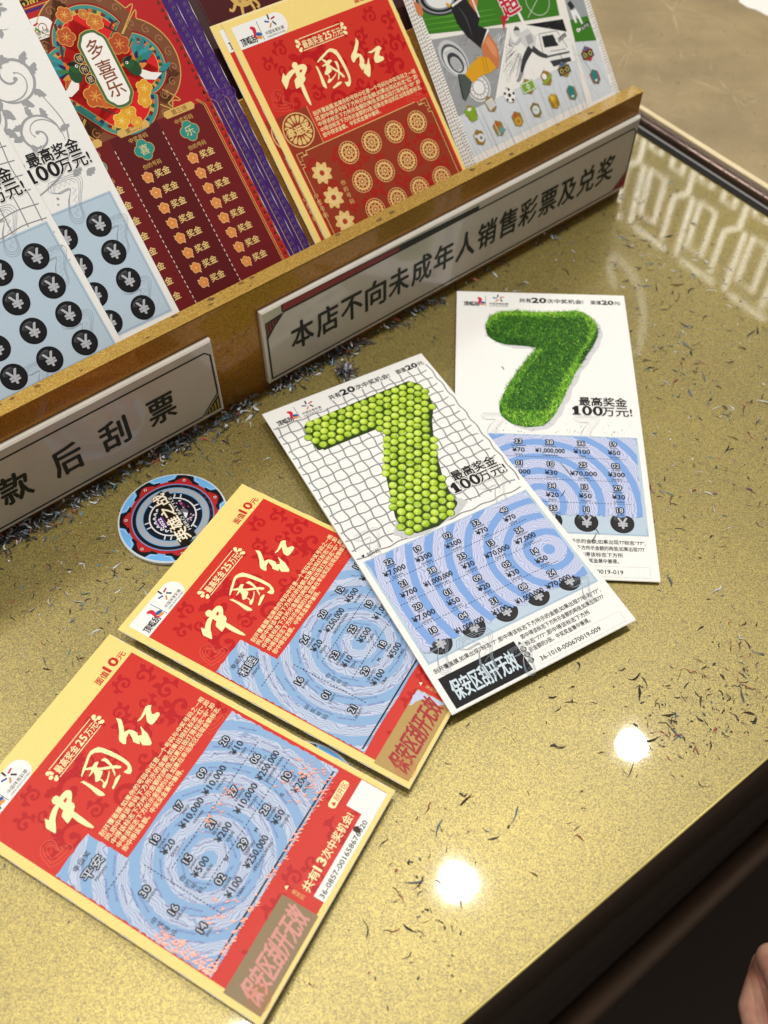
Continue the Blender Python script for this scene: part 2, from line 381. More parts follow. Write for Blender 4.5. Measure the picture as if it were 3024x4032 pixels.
def scratches():
    r = random.Random(5); V, F = [], []
    def line(a, b, a2, b2, wd):
        p, q = edge_pt(a, b, 5.05), edge_pt(a2, b2, 5.05); d = (q - p).normalized(); x = d.cross(UPZ) * wd / 2; n = len(V)
        V.extend([p * MM, (p * .5 + q * .5 + x) * MM, q * MM, (p * .5 + q * .5 - x) * MM]); F.append((n, n + 1, n + 2, n + 3))
    for k in range(70):
        a, b = r.uniform(545, 800), r.uniform(250, 640); t = r.uniform(0, 2 * pi); l = r.choice((6, 9, 14, 25)) * r.uniform(.6, 1.3)
        line(a, b, a + l * cos(t), b + l * sin(t), r.uniform(.15, .5))
    for (x, y) in ((258, 668), (190, 730), (235, 790)):
        c = Vector((x, y, 0)); a, b = c.dot(EU), c.dot(EN)
        for k in range(14):
            t = r.uniform(0, 2 * pi); l = r.uniform(8, 45); line(a, b, a + l * cos(t), b + l * sin(t), r.uniform(.25, .6))
    line(560, 620, 800, 430, .8); line(640, 640, 700, 380, .5)
    return mesh_obj('scratches', V, F, [plain('pale_scratch', '#cbb98c', 0.5)], None, side)
scratches()
ps = Sheet('paper_scrap', 'torn white paper scrap on the brown side counter', 'paper', lambda u, v, h: Vector((u, v, 5.4 + h)), 305, 800, False)
ps.poly('sheet', ink('#f4f1ea'), [(292, 806), (297, 797), (304, 792), (311, 783), (340, 770), (350, 800), (330, 830), (300, 820)], 0.0)
ps.faces('sheet', ink('#f4f1ea'), [(297, 797), (311, 783), (311, 783), (297, 797)], [(0, 1, 2, 3)], [0, 0, -.3, -.3]); ps.done()

def counter_wear():
    r = random.Random(12); V, F = [], []
    def line(p, q, wd, bend):
        n = len(V); d = (q - p); x = Vector((-d.y, d.x, 0)).normalized(); m = 8
        for i in range(m + 1):
            t = i / m; c = p + d * t + x * bend * 4 * t * (1 - t); ww = wd * (1 - abs(2 * t - 1) ** 2) + .01
            V.extend([(c + x * ww / 2) * MM, (c - x * ww / 2) * MM])
        for i in range(m): F.append((n + 2 * i, n + 2 * i + 1, n + 2 * i + 3, n + 2 * i + 2))
    for k in range(260):
        a, b = r.uniform(-300, STRIP - 8), r.uniform(EDGE_B + 3, 420); p = edge_pt(a, b, 0.03); t = EA + r.choice((0, 0, 1.57, r.uniform(0, 3.1))) + r.gauss(0, .25); l = r.choice((5, 8, 14, 30)) * r.uniform(.6, 1.5)
        line(p, p + Vector((cos(t), sin(t), 0)) * l, r.uniform(.06, .16), r.gauss(0, l * .04))
    m, nt, b_ = new_mat('hairline_scratch'); b_.inputs['Base Color'].default_value = lin('#a8955a'); b_.inputs['Roughness'].default_value = .35; b_.inputs['Alpha'].default_value = .55
    return mesh_obj('scratches', V, F, [m], None, counter)
counter_wear()

# ceiling downlights and the backlit fret frieze that the glass mirrors
M_white = plain('white_metal', '#e8e6e0', 0.4)
for k, (lx, ly) in enumerate(LAMPS):
    V, F = [], []
    n = 32
    for (r, z) in ((42.5, 0), (50, -2), (50, 0), (50, 40)):
        for i in range(n): V.append(((r * cos(2 * pi * i / n)) * MM, (r * sin(2 * pi * i / n)) * MM, z * MM))
    for j in range(3):
        for i in range(n): F.append((j * n + i, j * n + (i + 1) % n, (j + 1) * n + (i + 1) % n, (j + 1) * n + i))
    d = mesh_obj('ceiling_downlight', V, F, [M_white], None, None, (lx * MM, ly * MM, LAMP_Z * MM), smooth=False)
    tag(d, 'round white ceiling downlight mirrored in the counter glass', 'lamp', 'row of ceiling downlights')

FRS = edge_pt(STRIP + 7, 0, 0) + EU * 800
def frieze_pt(s, z, h=0): return FRS + EN * s + UPZ * z - EU * h
fz = Sheet('fret_frieze', 'backlit fret pattern frieze mirrored in the counter glass beside the metal strip', 'light panel', lambda u, v, h: frieze_pt(u, v, h), 700, 700, False)
M_fret = emit('lit_fret', (1.0, 0.97, 0.88, 1), 8.0)
fz.rect('panel', plain('frieze_board', '#8a7a58', 0.6), 350, 540, 1150, 830, 0.0, 60)
def fpath(pts, wd=10): fz.stroke('fret_lines', M_fret, pts, wd, 2.0 + 0.001 * len(fz.parts.get('fret_lines', {'v': []})['v']), smooth=False)
for k in range(7):
    x = 372 + 122 * k
    fpath([(x, 555), (x, 668), (x + 26, 690), (x + 26, 785)]); fpath([(x + 24, 555), (x + 24, 640), (x + 50, 640), (x + 50, 585)])
    fpath([(x + 54, 690), (x + 54, 765), (x + 90, 765), (x + 90, 668), (x + 54, 668), (x + 54, 700)]); fpath([(x + 78, 555), (x + 78, 630), (x + 104, 630), (x + 104, 555)])
    fpath([(x + 8, 800), (x + 96, 800)]); fpath([(x + 108, 668), (x + 108, 800)])
fz.done(subs={'fret_lines': 'panel'})

def arch_lamp():
    P = spline([(466, 1500), (464, 1560), (475, 1594), (492, 1576), (505, 1544), (513, 1510), (515, 1467), (511, 1418), (500, 1365), (484, 1317)], 5)
    V, F = [], []; n = 10
    for i, (x, y) in enumerate(P):
        a, b = P[max(i - 1, 0)], P[min(i + 1, len(P) - 1)]; d = Vector((b[0] - a[0], b[1] - a[1], 0)).normalized(); q = Vector((-d.y, d.x, 0))
        for k in range(n): t = 2 * pi * k / n; V.append((Vector((x, y, 900)) + q * 7 * cos(t) + UPZ * 7 * sin(t)) * MM)
    for i in range(len(P) - 1):
        for k in range(n): F.append((i * n + k, i * n + (k + 1) % n, (i + 1) * n + (k + 1) % n, (i + 1) * n + k))
    o_ = mesh_obj('tube_lamp', V, F, [emit('tube_glow', (1.0, .97, .88, 1), 3.0)], smooth=True)
    tag(o_, 'curved lit lamp tube mirrored faintly in the counter glass', 'lamp')
arch_lamp()

# ------------------------------------------------------------------ ticket rack: rail, signs, back panel
M_rail = gold_flake('gold_rail_paint', '#7f5416', '#a27024', rough=0.38, coat=0.3, scale=1500, bump=0.12, metal=0.8)
M_railtop = gold_flake('gold_rail_top', '#ab822e', '#d3b05c', rough=0.42, coat=0.2, scale=1600, bump=0.35, metal=0.7)
RF = (RU, RN, UPZ)
rack = tag(empty('ticket_rack', RO * MM), 'gold ticket display rack with white notice plates on its front rail', 'rack')
front_rail = boxes('front_rail', [((76.5, 2.0, 36.6), (376.5, 2.0, 36.4)), ((76.5, 6.2, 61.5), (376.5, 2.2, 11.5))], M_rail, rack, bevel=0.7, frame=RF)
boxes('rail_ledge', [((76.5, 4.2, 73.4), (376.7, 4.35, 0.35))], M_railtop, rack, bevel=0.25, frame=RF)
def rackbox(name, x0, x1, y0, y1, h0, h1, mat, bevel=0.6):
    o = boxes(name, [(((x0 + x1) / 2, (y0 + y1) / 2, (h0 + h1) / 2), ((x1 - x0) / 2, (y1 - y0) / 2, (h1 - h0) / 2))], mat, rack, (TRO - RO) * MM, bevel, (RU, RUP, RNRM)); return o
rackbox('back_panel', -300, 440, -10, 105.3, -4.0, -0.5, M_rail)
rackbox('upper_panel', -300, 436, 60, 260, -12.0, -9.0, plain('dark_red_panel', '#3a0d12', 0.5))
boxes('base', [((70, 60, 15), (375, 45, 13))], plain('rack_base_brown', '#4a3214', 0.5), rack, frame=RF)

def rail_wear():
    r = random.Random(31); V, F = [], []
    for k in range(110):
        al = r.uniform(0, 440) if k % 3 else r.uniform(134, 164); z = r.uniform(3, 70) if k % 3 else r.uniform(6, 50); t = r.gauss(.5, .9); l = r.uniform(1.5, 7); wd = r.uniform(.08, .35); n = len(V)
        for a, b in ((0, 0), (l * .5, wd), (l, 0), (l * .5, -wd)): V.append((RU * (al + a * cos(t) - b * sin(t)) + UPZ * min(72, max(1, z + a * sin(t) + b * cos(t))) - RN * .06) * MM)
        F.append((n, n + 1, n + 2, n + 3))
    for k in range(26):
        al, b = r.uniform(0, 450), r.uniform(1, 7.5); n = len(V); q = r.uniform(.3, 1.6)
        for i in range(6): a = i * 1.047; V.append((RU * (al + q * 2.0 * r.uniform(.4, 1) * cos(a)) + RN * min(8, max(.2, b + q * r.uniform(.4, 1) * sin(a))) + UPZ * 73.82) * MM)
        F.append(tuple(range(n, n + 6)))
    import bmesh
    bm = bmesh.new(); bm.from_mesh(front_rail.data); front_rail.data.materials.append(plain('rail_scuff', '#6b4a1c', .6))
    vs = [bm.verts.new(v) for v in V]
    for f in F: bm.faces.new([vs[k] for k in f]).material_index = 1
    bm.to_mesh(front_rail.data); bm.free()
rail_wear()
M_acry = plain('white_acrylic', '#bdb2a6', 0.22, 0.0, 0.5); M_acryedge = plain('acrylic_edge', '#ded8cc', 0.2)
K_ = ink('#20241f'); DR = ink('#8c2b2c')
def sign(x0, x1, chars, cxs, label_marks):
    def mp(u, v, h): return RO + RU * u + UPZ * v - RN * (0.3 + h)
    base = RO
    P = Sheet('notice', '', '', mp, 0, 0, False)
    bpy.data.objects.remove(P.root); P.root = rack; P.base = RO
    n = 'notice_plate'
    def rrect(i, r=0): return [(x0 + i, 6.3 + i), (x1 - i, 6.3 + i), (x1 - i, 58.5 - i), (x0 + i, 58.5 - i)]
    P.poly(n, M_acry, rrect(1.0), 3.0)
    A, B = rrect(0), rrect(1.0)
    P.faces(n, M_acryedge, A + B, [(k, (k + 1) % 4, 4 + (k + 1) % 4, 4 + k) for k in range(4)], [2.2] * 4 + [3.0] * 4)
    P.faces(n, M_acryedge, A + A, [(k, (k + 1) % 4, 4 + (k + 1) % 4, 4 + k) for k in range(4)], [-0.2] * 4 + [2.2] * 4)
    y0, y1 = 9.6, 52.2
    zc = 3.05
    xl, xr = x0 + 2.2, x1 - 2.2
    cut = 11.5
    if label_marks == 'a':
        P.stroke('notice_lettering', K_, [(xl, y1), (xr - 3, y1), (xr, y1 - 3), (xr, y0 + cut), (xr - cut, y0), (xl, y0)], 1.15, zc, smooth=False)
        P.poly('notice_lettering', K_, [(xr + 0.4, y0 + cut - 1), (xr - cut + 1, y0 - 0.3), (xr + 0.4, y0 - 0.3)], zc + .02)
        for k in range(5):
            xx = xr - 1.4 - 1.9 * k; hh = (cut - 3) * (1 - k * 0.19) - 0.5
            P.poly('notice_lettering', ink('#a88a3a'), [(xx, y0 + 0.4), (xx + 0.9, y0 + 0.4), (xx + 0.9, y0 + hh), (xx, y0 + hh - 1)], zc + .04)
    else:
        P.stroke('notice_lettering', K_, [(xl, y0), (xl, y0 + 31), (xl + 12, y1), (xr - 3, y1), (xr, y1 - 3), (xr, y0 + cut), (xr - cut, y0), (xl, y0)], 1.15, zc, smooth=False)
        P.poly('notice_lettering', K_, [(xl + 10.5, y1 + 0.4), (xl + 10.5, y1 + 5.6), (xl + 150, y1 + 3.0), (xl + 150, y1 + 0.4)], zc + .02)
        P.poly('notice_lettering', DR, [(xl + 11.4, y1 + 0.9), (xl + 11.4, y1 + 5.4), (xl + 90, y1 + 3.2), (xl + 90, y1 + 0.9)], zc + .04)
        P.poly('notice_lettering', K_, [(xl - 0.4, y0 + 28.5), (xl - 0.4, y1 - 1.5), (xl + 11, y1)], zc + .02)
        for k in range(5):
            P.poly('notice_lettering', DR, [(xl + .4 + 1.9 * k, y0 + 32 + 2.0 * k), (xl + 1.3 + 1.9 * k, y0 + 33 + 2.0 * k), (xl + 1.3 + 1.9 * k, y1 - 2.0), (xl + .4 + 1.9 * k, y1 - 2.3)], zc + .04)
        P.poly('notice_lettering', DR, [(xr + 0.6, y0 + cut - .6), (xr - cut + .6, y0 - .2), (xr + 0.6, y0 - .2)], zc + .02)
    for ch, cx in zip(chars, cxs):
        vs, fs, a, b = glyphs(ch, 0.022)
        wd = 15.2 if label_marks == 'a' else 14.6; hh = 20.5
        kx = wd / max(b - a, .6)
        for i, (ex, ey) in enumerate(((0, 0), (.46, 0), (-.46, 0), (0, .4), (0, -.4))):
            P.faces('notice_lettering', K_, [(cx + ex + (vx - (a + b) / 2) * kx, 31 + ey + (vy - 0.385) * hh) for vx, vy in vs], fs, zc + .06 + .004 * i)
    P.done(subs={'notice_lettering': n})
    return P
sign(-62, 133.5, '先付款后刮票', [-38, -10, 17, 45, 71.6, 98.8], 'a')
sign(163.6, 452.4, '本店不向未成年人销售彩票及兑奖', [188 + 17.1 * k for k in range(15)], 'b')

def lift(q, dz):
    """Raise four corners; what lies higher is a little nearer to the viewer, so it shifts along its line of sight."""
    e = Vector((0, 0, 397.66)); return [tuple(e + (Vector(p) - e) * ((p[2] + dz - e.z) / (p[2] - e.z))) for p in q]

# ------------------------------------------------------------------ printed things shared by the tickets
WHT = ink('#f3f2ee'); EDG = ink('#e9e4d8', 0.7); BLK = ink('#17171a'); BLK2 = ink('#141416', 0.5)
def emblem_pair(T, part, x, y, k=1.0, dark=BLK):
    """Lottery emblem pair: brush lettering with a red flame, a thin rule, five coloured bars and two lines of small type."""
    z = 0.14
    T.text(part, dark, '顶呱刮', x + 0.2 * k, y + 10.4 * k, 4.3 * k, z, x1=x + 9.6 * k, off=0.03, slant=-0.05)
    T.stroke(part, ink('#d8203f'), [(x + 8.6 * k, y + 3.0 * k), (x + 10.2 * k, y + 4.2 * k), (x + 10.0 * k, y + 6.4 * k), (x + 9.4 * k, y + 8.0 * k), (x + 10.6 * k, y + 9.6 * k)], [1.0 * k, 2.3 * k, 1.9 * k, 1.2 * k, 0.4 * k], z + .02)
    T.disc(part, ink('#1f5fa8'), x + 11.8 * k, y + 7.6 * k, 1.7 * k, z + .025, 14, 1.1 * k, 0.3)
    T.disc(part, ink('#e89a3c'), x + 11.6 * k, y + 9.1 * k, 1.6 * k, z + .03, 14, 0.8 * k, 0.3)
    T.stroke(part, ink('#55524e'), [(x + 13.6 * k, y + 1.2 * k), (x + 13.6 * k, y + 11 * k)], 0.28 * k, z)
    cx, cy = x + 21.6 * k, y + 3.4 * k
    for i, h in enumerate(('#15151c', '#c02848', '#15151c', '#e08a3a', '#2b55a5')):
        a = radians(100 - 72 * i); px, py = cx + 2.3 * k * cos(a), cy - 2.3 * k * sin(a); d = a - radians(16)
        T.stroke(part, ink(h), [(px - 1.35 * k * cos(d), py + 1.35 * k * sin(d)), (px + 1.35 * k * cos(d), py - 1.35 * k * sin(d))], 0.85 * k, z)
    T.text(part, ink('#2c2a2c'), '中国体育彩票', x + 15.8 * k, y + 9.2 * k, 2.1 * k, z, x1=x + 27.6 * k)
    T.text(part, ink('#55504e'), 'CHINA SPORTS LOTTERY', x + 15.8 * k, y + 10.8 * k, 1.15 * k, z, x1=x + 27.6 * k, off=.01)
def numcell(T, part, u, v, num, py, amt, apy, dk, lt, wmax=14.0):
    z = 0.30
    T.text(part, dk, num, u, v + 2.0, 4.3, z, off=0.19, align='c'); T.text(part, lt, num, u, v + 2.0, 4.3, z + .05, off=0.004, align='c')
    T.text(part, dk, py, u, v + 4.4, 1.75, z, align='c')
    if amt:
        vs, fs, a, b = glyphs(amt, .02); sz = 4.4; nat = (b - a) * sz
        if nat > wmax: T.text(part, dk, amt, u - wmax / 2, v + 8.4, sz, z, x1=u + wmax / 2, off=.02)
        else: T.text(part, dk, amt, u, v + 8.4, sz, z, off=.02, align='c')
        if apy:
            vs, fs, a, b = glyphs(apy, 0.0); nat = (b - a) * 1.9
            if nat > wmax: T.text(part, dk, apy, u - wmax / 2, v + 11.0, 1.9, z, x1=u + wmax / 2)
            else: T.text(part, dk, apy, u, v + 11.0, 1.9, z, align='c')
def microtype(T, part, mat, inside, cx, cy, rs, size, r, dens=1.0):
    """Tiny repeated type set along arcs round (cx, cy)."""
    s_ = 'SPORTS LOTTERY'; vs, fs, a, b = glyphs(s_, 0.0); L_ = (b - a) * size * 1.1
    for q in rs:
        n = int(2 * pi * q / (L_ * 1.12))
        for i in range(n):
            if r.random() > dens: continue
            t = 2 * pi * i / n + q; u, v = cx + q * cos(t), cy + q * sin(t)
            e = [(u - L_ / 2 * -sin(t), v - L_ / 2 * cos(t)), (u + L_ / 2 * -sin(t), v + L_ / 2 * cos(t)), (u, v)]
            if not all(inside(*p) for p in e): continue
            d = -1 if r.random() < .5 else 1
            ang = -(t + pi / 2) if d > 0 else -(t - pi / 2)
            T.text(part, mat, s_, u, v, size, 0.235, ang=ang, align='c')
def dashes(T, part, mat, x0, y0, x1, y1, wd, z, d=0.9, g=0.7):
    L_ = hypot(x1 - x0, y1 - y0); n = int(L_ / (d + g))
    for k in range(n):
        a, b = k * (d + g) / L_, (k * (d + g) + d) / L_
        T.stroke(part, mat, [(x0 + (x1 - x0) * a, y0 + (y1 - y0) * a), (x0 + (x1 - x0) * b, y0 + (y1 - y0) * b)], wd, z)
def jag(pts, r, amp, step=1.1):
    """The outline pts with ragged scratched edges."""
    out = []
    for i in range(len(pts)):
        a, b = pts[i], pts[(i + 1) % len(pts)]; L_ = hypot(b[0] - a[0], b[1] - a[1]); n = max(1, int(L_ / step))
        for k in range(n):
            t = k / n; j = amp * (r.random() ** 2) * r.choice((-1, 1))
            nx, ny = -(b[1] - a[1]) / L_, (b[0] - a[0]) / L_; out.append((a[0] + (b[0] - a[0]) * t + nx * j, a[1] + (b[1] - a[1]) * t + ny * j))
    return out
def rag_rect(T, part, mat, x0, y0, x1, y1, z, r, amp=0.5, n=28):
    """A filled rectangle with ragged ends made of thin strips."""
    P, F = [], []
    m = max(4, int(n)); k = 9
    for i in range(m + 1):
        v = y0 + (y1 - y0) * i / m
        a, b = x0 + r.uniform(-amp, amp), x1 + r.uniform(-amp, amp)
        for j in range(k + 1):
            u = a + (b - a) * j / k; vv = v
            if i in (0, m): vv += r.uniform(-amp, amp)
            P.append((u, vv))
    for i in range(m):
        for j in range(k): F.append((i * (k + 1) + j, i * (k + 1) + j + 1, (i + 1) * (k + 1) + j + 1, (i + 1) * (k + 1) + j))
    T.faces(part, mat, P, F, z)
def swirl(T, part, mat, cx, cy, r, a0, turns, wd, z, d=1):
    pts = []
    n = max(8, int(14 * turns))
    for k in range(n + 1):
        t = k / n; a = a0 + d * 2 * pi * turns * t; q = r * (1 - 0.86 * t); pts.append((cx + q * cos(a), cy + q * sin(a)))
    T.stroke(part, mat, pts, [wd * .5, wd, wd * .8, wd * .6], z)
    T.disc(part, mat, pts[-1][0], pts[-1][1], wd * .75, z + .002, 10)
def leaf(T, part, mat, x, y, L_, wd, ang, z):
    c, q = cos(ang), sin(ang)
    o_ = [(0, 0), (.25, .42), (.38, .30), (.55, .5), (.68, .28), (.84, .3), (1, 0), (.8, -.2), (.5, -.42), (.25, -.36)]
    T.poly(part, mat, [(x + a * L_ * c - b * wd * q, y + a * L_ * q + b * wd * c) for a, b in o_], z)
def damask(T, part, mat, x0, y0, x1, y1, z, seed, n=30, k=1.0):
    r = random.Random(seed); placed = []
    tries = 0
    while len(placed) < n and tries < 900:
        tries += 1; R_ = r.uniform(3.2, 6.4) * k; x, y = r.uniform(x0 + R_, x1 - R_), r.uniform(y0 + R_, y1 - R_)
        if any(hypot(x - a, y - b) < (R_ + c) * 0.82 for a, b, c in placed): continue
        placed.append((x, y, R_)); i = len(placed); zz = z + i * .0012
        a0 = r.uniform(0, 6.28); d = r.choice((-1, 1))
        swirl(T, part, mat, x, y, R_ * .9, a0, r.uniform(.9, 1.3), R_ * .30, zz, d)
        for m in range(3):
            a = a0 + d * (0.3 + m * .9); leaf(T, part, mat, x + R_ * .75 * cos(a), y + R_ * .75 * sin(a), R_ * .75, R_ * .6, a + d * 1.0, zz + .0003 * (m + 1))
def seven_outline(T, part, mat, cx, cy, k, z, fills=True):
    """Thin multi-line outline of a rounded 7 (security print)."""
    o_ = [(-6, -9), (5, -9), (8, -7), (7.5, -4), (3, 3), (1.5, 9), (-1, 11), (-4, 10), (-4.5, 7), (-2, 1), (1.5, -4), (-5, -4), (-7.5, -6)]
    for i, q in enumerate((1.0, 0.86, 0.72)):
        pts = [(cx + a * k * q, cy + b * k * (q + (1 - q) * .4)) for a, b in o_]
        T.stroke(part, mat, pts + [pts[0]], 0.16 * max(k, .7), z + i * .001)
    if fills:
        zz = [(cx + (-5 + 1.2 * i) * k, cy + (-7.2 if i % 2 else -5.4) * k) for i in range(9)]; T.stroke(part, mat, zz, .14 * k, z + .004, smooth=False)
        zz = [(cx + (3.4 - .55 * i + (1.0 if i % 2 else -1.0)) * k, cy + (-4 + 1.3 * i) * k) for i in range(10)]; T.stroke(part, mat, zz, .14 * k, z + .005, smooth=False)

TITLE = {
'zhong':[(20.1,32.6),(20.5,34.5),(22.9,33.3),(25.3,32.6),(27.0,32.7),(26.6,31.6),(27.0,30.4),(27.8,29.7),(29.0,29.6),(29.9,30.1),(30.3,31.2),(29.8,31.8),(31.9,31.8),(33.6,32.2),(34.5,33.3),(34.5,34.5),(33.4,35.8),(30.9,37.7),(31.1,38.7),(30.2,40.1),(28.4,40.9),(28.3,43.5),(28.0,47.4),(27.7,51.1),(27.3,52.8),(26.6,52.1),(26.0,49.5),(25.8,45.6),(26.2,42.0),(24.3,42.2),(23.2,42.2),(23.4,41.0),(24.3,38.0),(25.6,37.3),(26.6,36.9),(26.7,35.4),(27.0,34.5),(25.4,34.9),(23.5,35.8),(21.7,36.9),(20.2,38.5),(18.1,40.4),(17.5,40.5),(17.4,38.5),(17.3,35.8),(18.6,34.3)],
'g1':[(41.6,33.7),(44.4,32.2),(47.3,31.2),(50.2,30.1),(52.2,29.8),(53.8,30.4),(55.6,31.7),(56.3,34.4),(56.7,37.7),(56.9,41.2),(56.9,44.4),(56.6,47.2),(55.5,49.6),(54.2,51.0),(52.8,51.3),(52.1,50.3),(51.9,48.2),(53.3,48.7),(54.2,48.8),(55.0,47.8),(55.3,45.3),(55.2,41.7),(54.8,37.9),(54.2,34.2),(52.8,32.1),(51.2,31.2),(49.6,31.5),(47.1,32.5),(44.3,33.5),(41.5,34.2)],
'g2':[(39.6,35.1),(40.6,36.1),(40.8,39.4),(40.8,43.0),(40.7,46.2),(40.3,47.9),(39.5,47.4),(38.7,46.1),(38.7,44.2),(39.4,40.6),(39.6,37.6)],
'g3':[(50.4,47.6),(50.0,48.2),(48.6,48.6),(46.2,49.0),(44.3,49.3),(43.7,49.0),(44.2,48.3),(46.4,47.7),(47.7,47.1),(49.0,47.1)],
'g4':[(51.3,36.4),(53.0,37.1),(53.1,38.8),(52.1,41.9),(51.0,43.9),(49.8,45.6),(48.7,46.3),(49.0,45.6),(50.6,43.1),(51.4,40.7),(51.7,38.2)],
'g5':[(45.1,33.0),(46.7,34.4),(47.4,35.2),(47.2,36.1),(48.6,38.4),(51.1,41.4),(52.8,43.6),(53.5,45.6),(53.0,46.2),(52.1,45.5),(51.2,43.5),(49.0,40.8),(47.9,39.4),(47.3,37.6),(46.4,36.5),(44.6,33.4)],
'g6':[(45.3,36.1),(46.8,35.7),(48.1,34.9),(49.4,34.9),(50.3,35.8),(50.1,36.2),(48.6,36.6),(47.4,37.8),(47.9,40.3),(46.9,40.9),(44.5,41.5),(45.0,42.3),(44.3,44.1),(45.6,44.2),(48.0,43.2),(49.5,42.4),(49.2,43.0),(47.6,44.0),(44.3,45.5),(42.6,45.8),(42.1,45.3),(42.8,44.3),(44.1,43.7),(44.4,42.0),(42.7,40.9),(43.1,40.1),(44.7,38.8),(45.8,37.0),(44.7,37.0),(43.1,36.8),(43.4,36.5)],
'h1':[(69.9,29.6),(70.6,31.8),(69.8,33.2),(68.2,35.2),(66.5,37.0),(68.5,38.2),(69.0,39.9),(69.0,42.2),(68.0,43.2),(69.0,44.5),(70.3,43.7),(71.8,41.6),(72.2,41.8),(71.4,44.0),(70.9,46.3),(69.1,49.5),(68.2,50.7),(67.2,50.7),(65.5,47.7),(66.5,45.8),(66.3,45.3),(65.7,46.2),(65.1,46.0),(64.8,43.2),(66.0,41.8),(67.2,39.0),(64.8,39.5),(62.5,41.1),(61.9,40.4),(62.0,38.1),(62.9,36.9),(65.7,34.8),(68.6,31.8)],
'h2':[(73.4,38.7),(75.7,38.8),(77.8,38.3),(80.6,37.6),(81.9,38.2),(82.5,39.4),(80.8,40.4),(79.1,42.2),(79.8,43.1),(81.0,43.6),(81.3,44.7),(80.7,45.5),(78.7,45.7),(76.4,45.7),(75.1,45.3),(74.9,44.3),(75.2,42.7),(77.2,40.6),(78.3,39.6),(76.3,39.8),(74.6,39.7),(73.3,39.0)]}
HOLE = [(29.6,34.3),(31.0,34.2),(31.5,34.5),(30.8,35.3),(29.3,35.7)]

# ------------------------------------------------------------------ red and gold tickets
YEL = ink('#f8dc86'); RED = ink('#d23022'); REDD = ink('#bb0e14'); CRM = ink('#fff1b4'); GLD = ink('#e9c27a')
def red_base(T, H=153.0, perf=('b', 'r', 'l'), seed=3, scratched=True):
    T.card(YEL, EDG, 102, H, perf=perf)
    T.rect('red_field', RED, 4, 15, 99.3, min(150.3, H - 2), 0.04)
    damask(T, 'red_field', REDD, 5, 17, 98, 71, 0.05, seed, 30, 1.35)
    damask(T, 'red_field', REDD, 5, 128.5, 98, 149, 0.05, seed + 1, 12)
    if not scratched: damask(T, 'red_field', REDD, 5, 73, 98, min(127, H - 3), 0.05, seed + 2, 30)
    # white emblem tab
    tab = [(3.9, 3.4), (30, 3.4)] + [(30 + 5.4 * sin(a * pi / 12), 9.2 - 5.8 * cos(a * pi / 12)) for a in range(1, 12)] + [(30.0, 15.0), (3.9, 15.0)]
    T.poly('emblem', WHT, tab, 0.09); emblem_pair(T, 'emblem', 5.4, 3.4, 0.98)
    T.text('face_value', ink('#c81e22'), '面值', 78.8, 13.0, 4.0, .10, x1=85.6, off=.02); T.text('face_value', ink('#c81e22'), '10', 86.3, 13.0, 6.6, .10, x1=93.2, off=.05); T.text('face_value', ink('#c81e22'), '元', 93.6, 13.0, 3.6, .10, x1=97.6, off=.02)
    z = 0.12
    for y in (19.9, 26.1): T.stroke('prize_badge', CRM, [(37, y), (64, y)], .4, z)
    for x, d in ((36.6, -1), (64.6, 1)):
        for y in (20.6, 23.0, 25.4):
            T.disc('prize_badge', CRM, x + d * (1.0 if y != 23 else 1.7), y, 1.0, z + .002, 10); T.disc('prize_badge', CRM, x + d * .2, y + (.7 if y < 23 else -.7), .7, z + .004, 8)
    T.text('prize_badge', CRM, '最高奖金', 38.0, 25.0, 4.4, z, x1=51.2, off=.015); T.text('prize_badge', CRM, '25', 52.0, 25.0, 5.2, z, x1=56.6, off=.03); T.text('prize_badge', CRM, '万元!', 57.4, 25.0, 4.2, z, x1=64.0, off=.015)
    for k, p in TITLE.items():
        sh = [(u + .25, v + .35) for u, v in p]
        T.poly('title', ink('#b8361e'), sh, z + {'zhong': 0, 'g1': .001, 'g2': .002, 'g3': .003, 'g4': .004, 'g5': .005, 'g6': .006, 'h1': .007, 'h2': .008}[k])
        T.poly('title', CRM, p, z + .05 + {'zhong': 0, 'g1': .001, 'g2': .002, 'g3': .003, 'g4': .004, 'g5': .005, 'g6': .006, 'h1': .007, 'h2': .008}[k])
    T.poly('title', RED, HOLE, z + .08)
    lines = ['刮开覆盖膜,如果你的号码中任意一个号码与中奖号码之一相', '同,即中得该号码下方所示的金额;如果出现红标志“红”,即', '中得该标志下方所示金额的两倍;如果出现灯笼标志“中”,即', '中得该标志下方所示金额的5倍.如果在幸运奖区出现金额标志,', '即中得该金额。中奖奖金兼中兼得。']
    for i, s_ in enumerate(lines):
        T.text('rules', CRM, s_, 26.0, 58.1 + 3.0 * i, 2.75, z, x1=(96.6, 96.6, 96.6, 96.2, 65.0)[i], off=.012)
    # silver pattern marks in the corner
    for cx, cy in ((12, 44), (90, 66)):
        for q in (1.0, .75, .5):
            T.stroke('red_field', ink('#ee6a50'), [(cx + a * q, cy + b * q) for a, b in ((-6, 4), (-4, -3), (0, -5), (3, -2), (1, 3), (5, 4), (4, 7), (-2, 6), (-6, 4))], .18, .11)
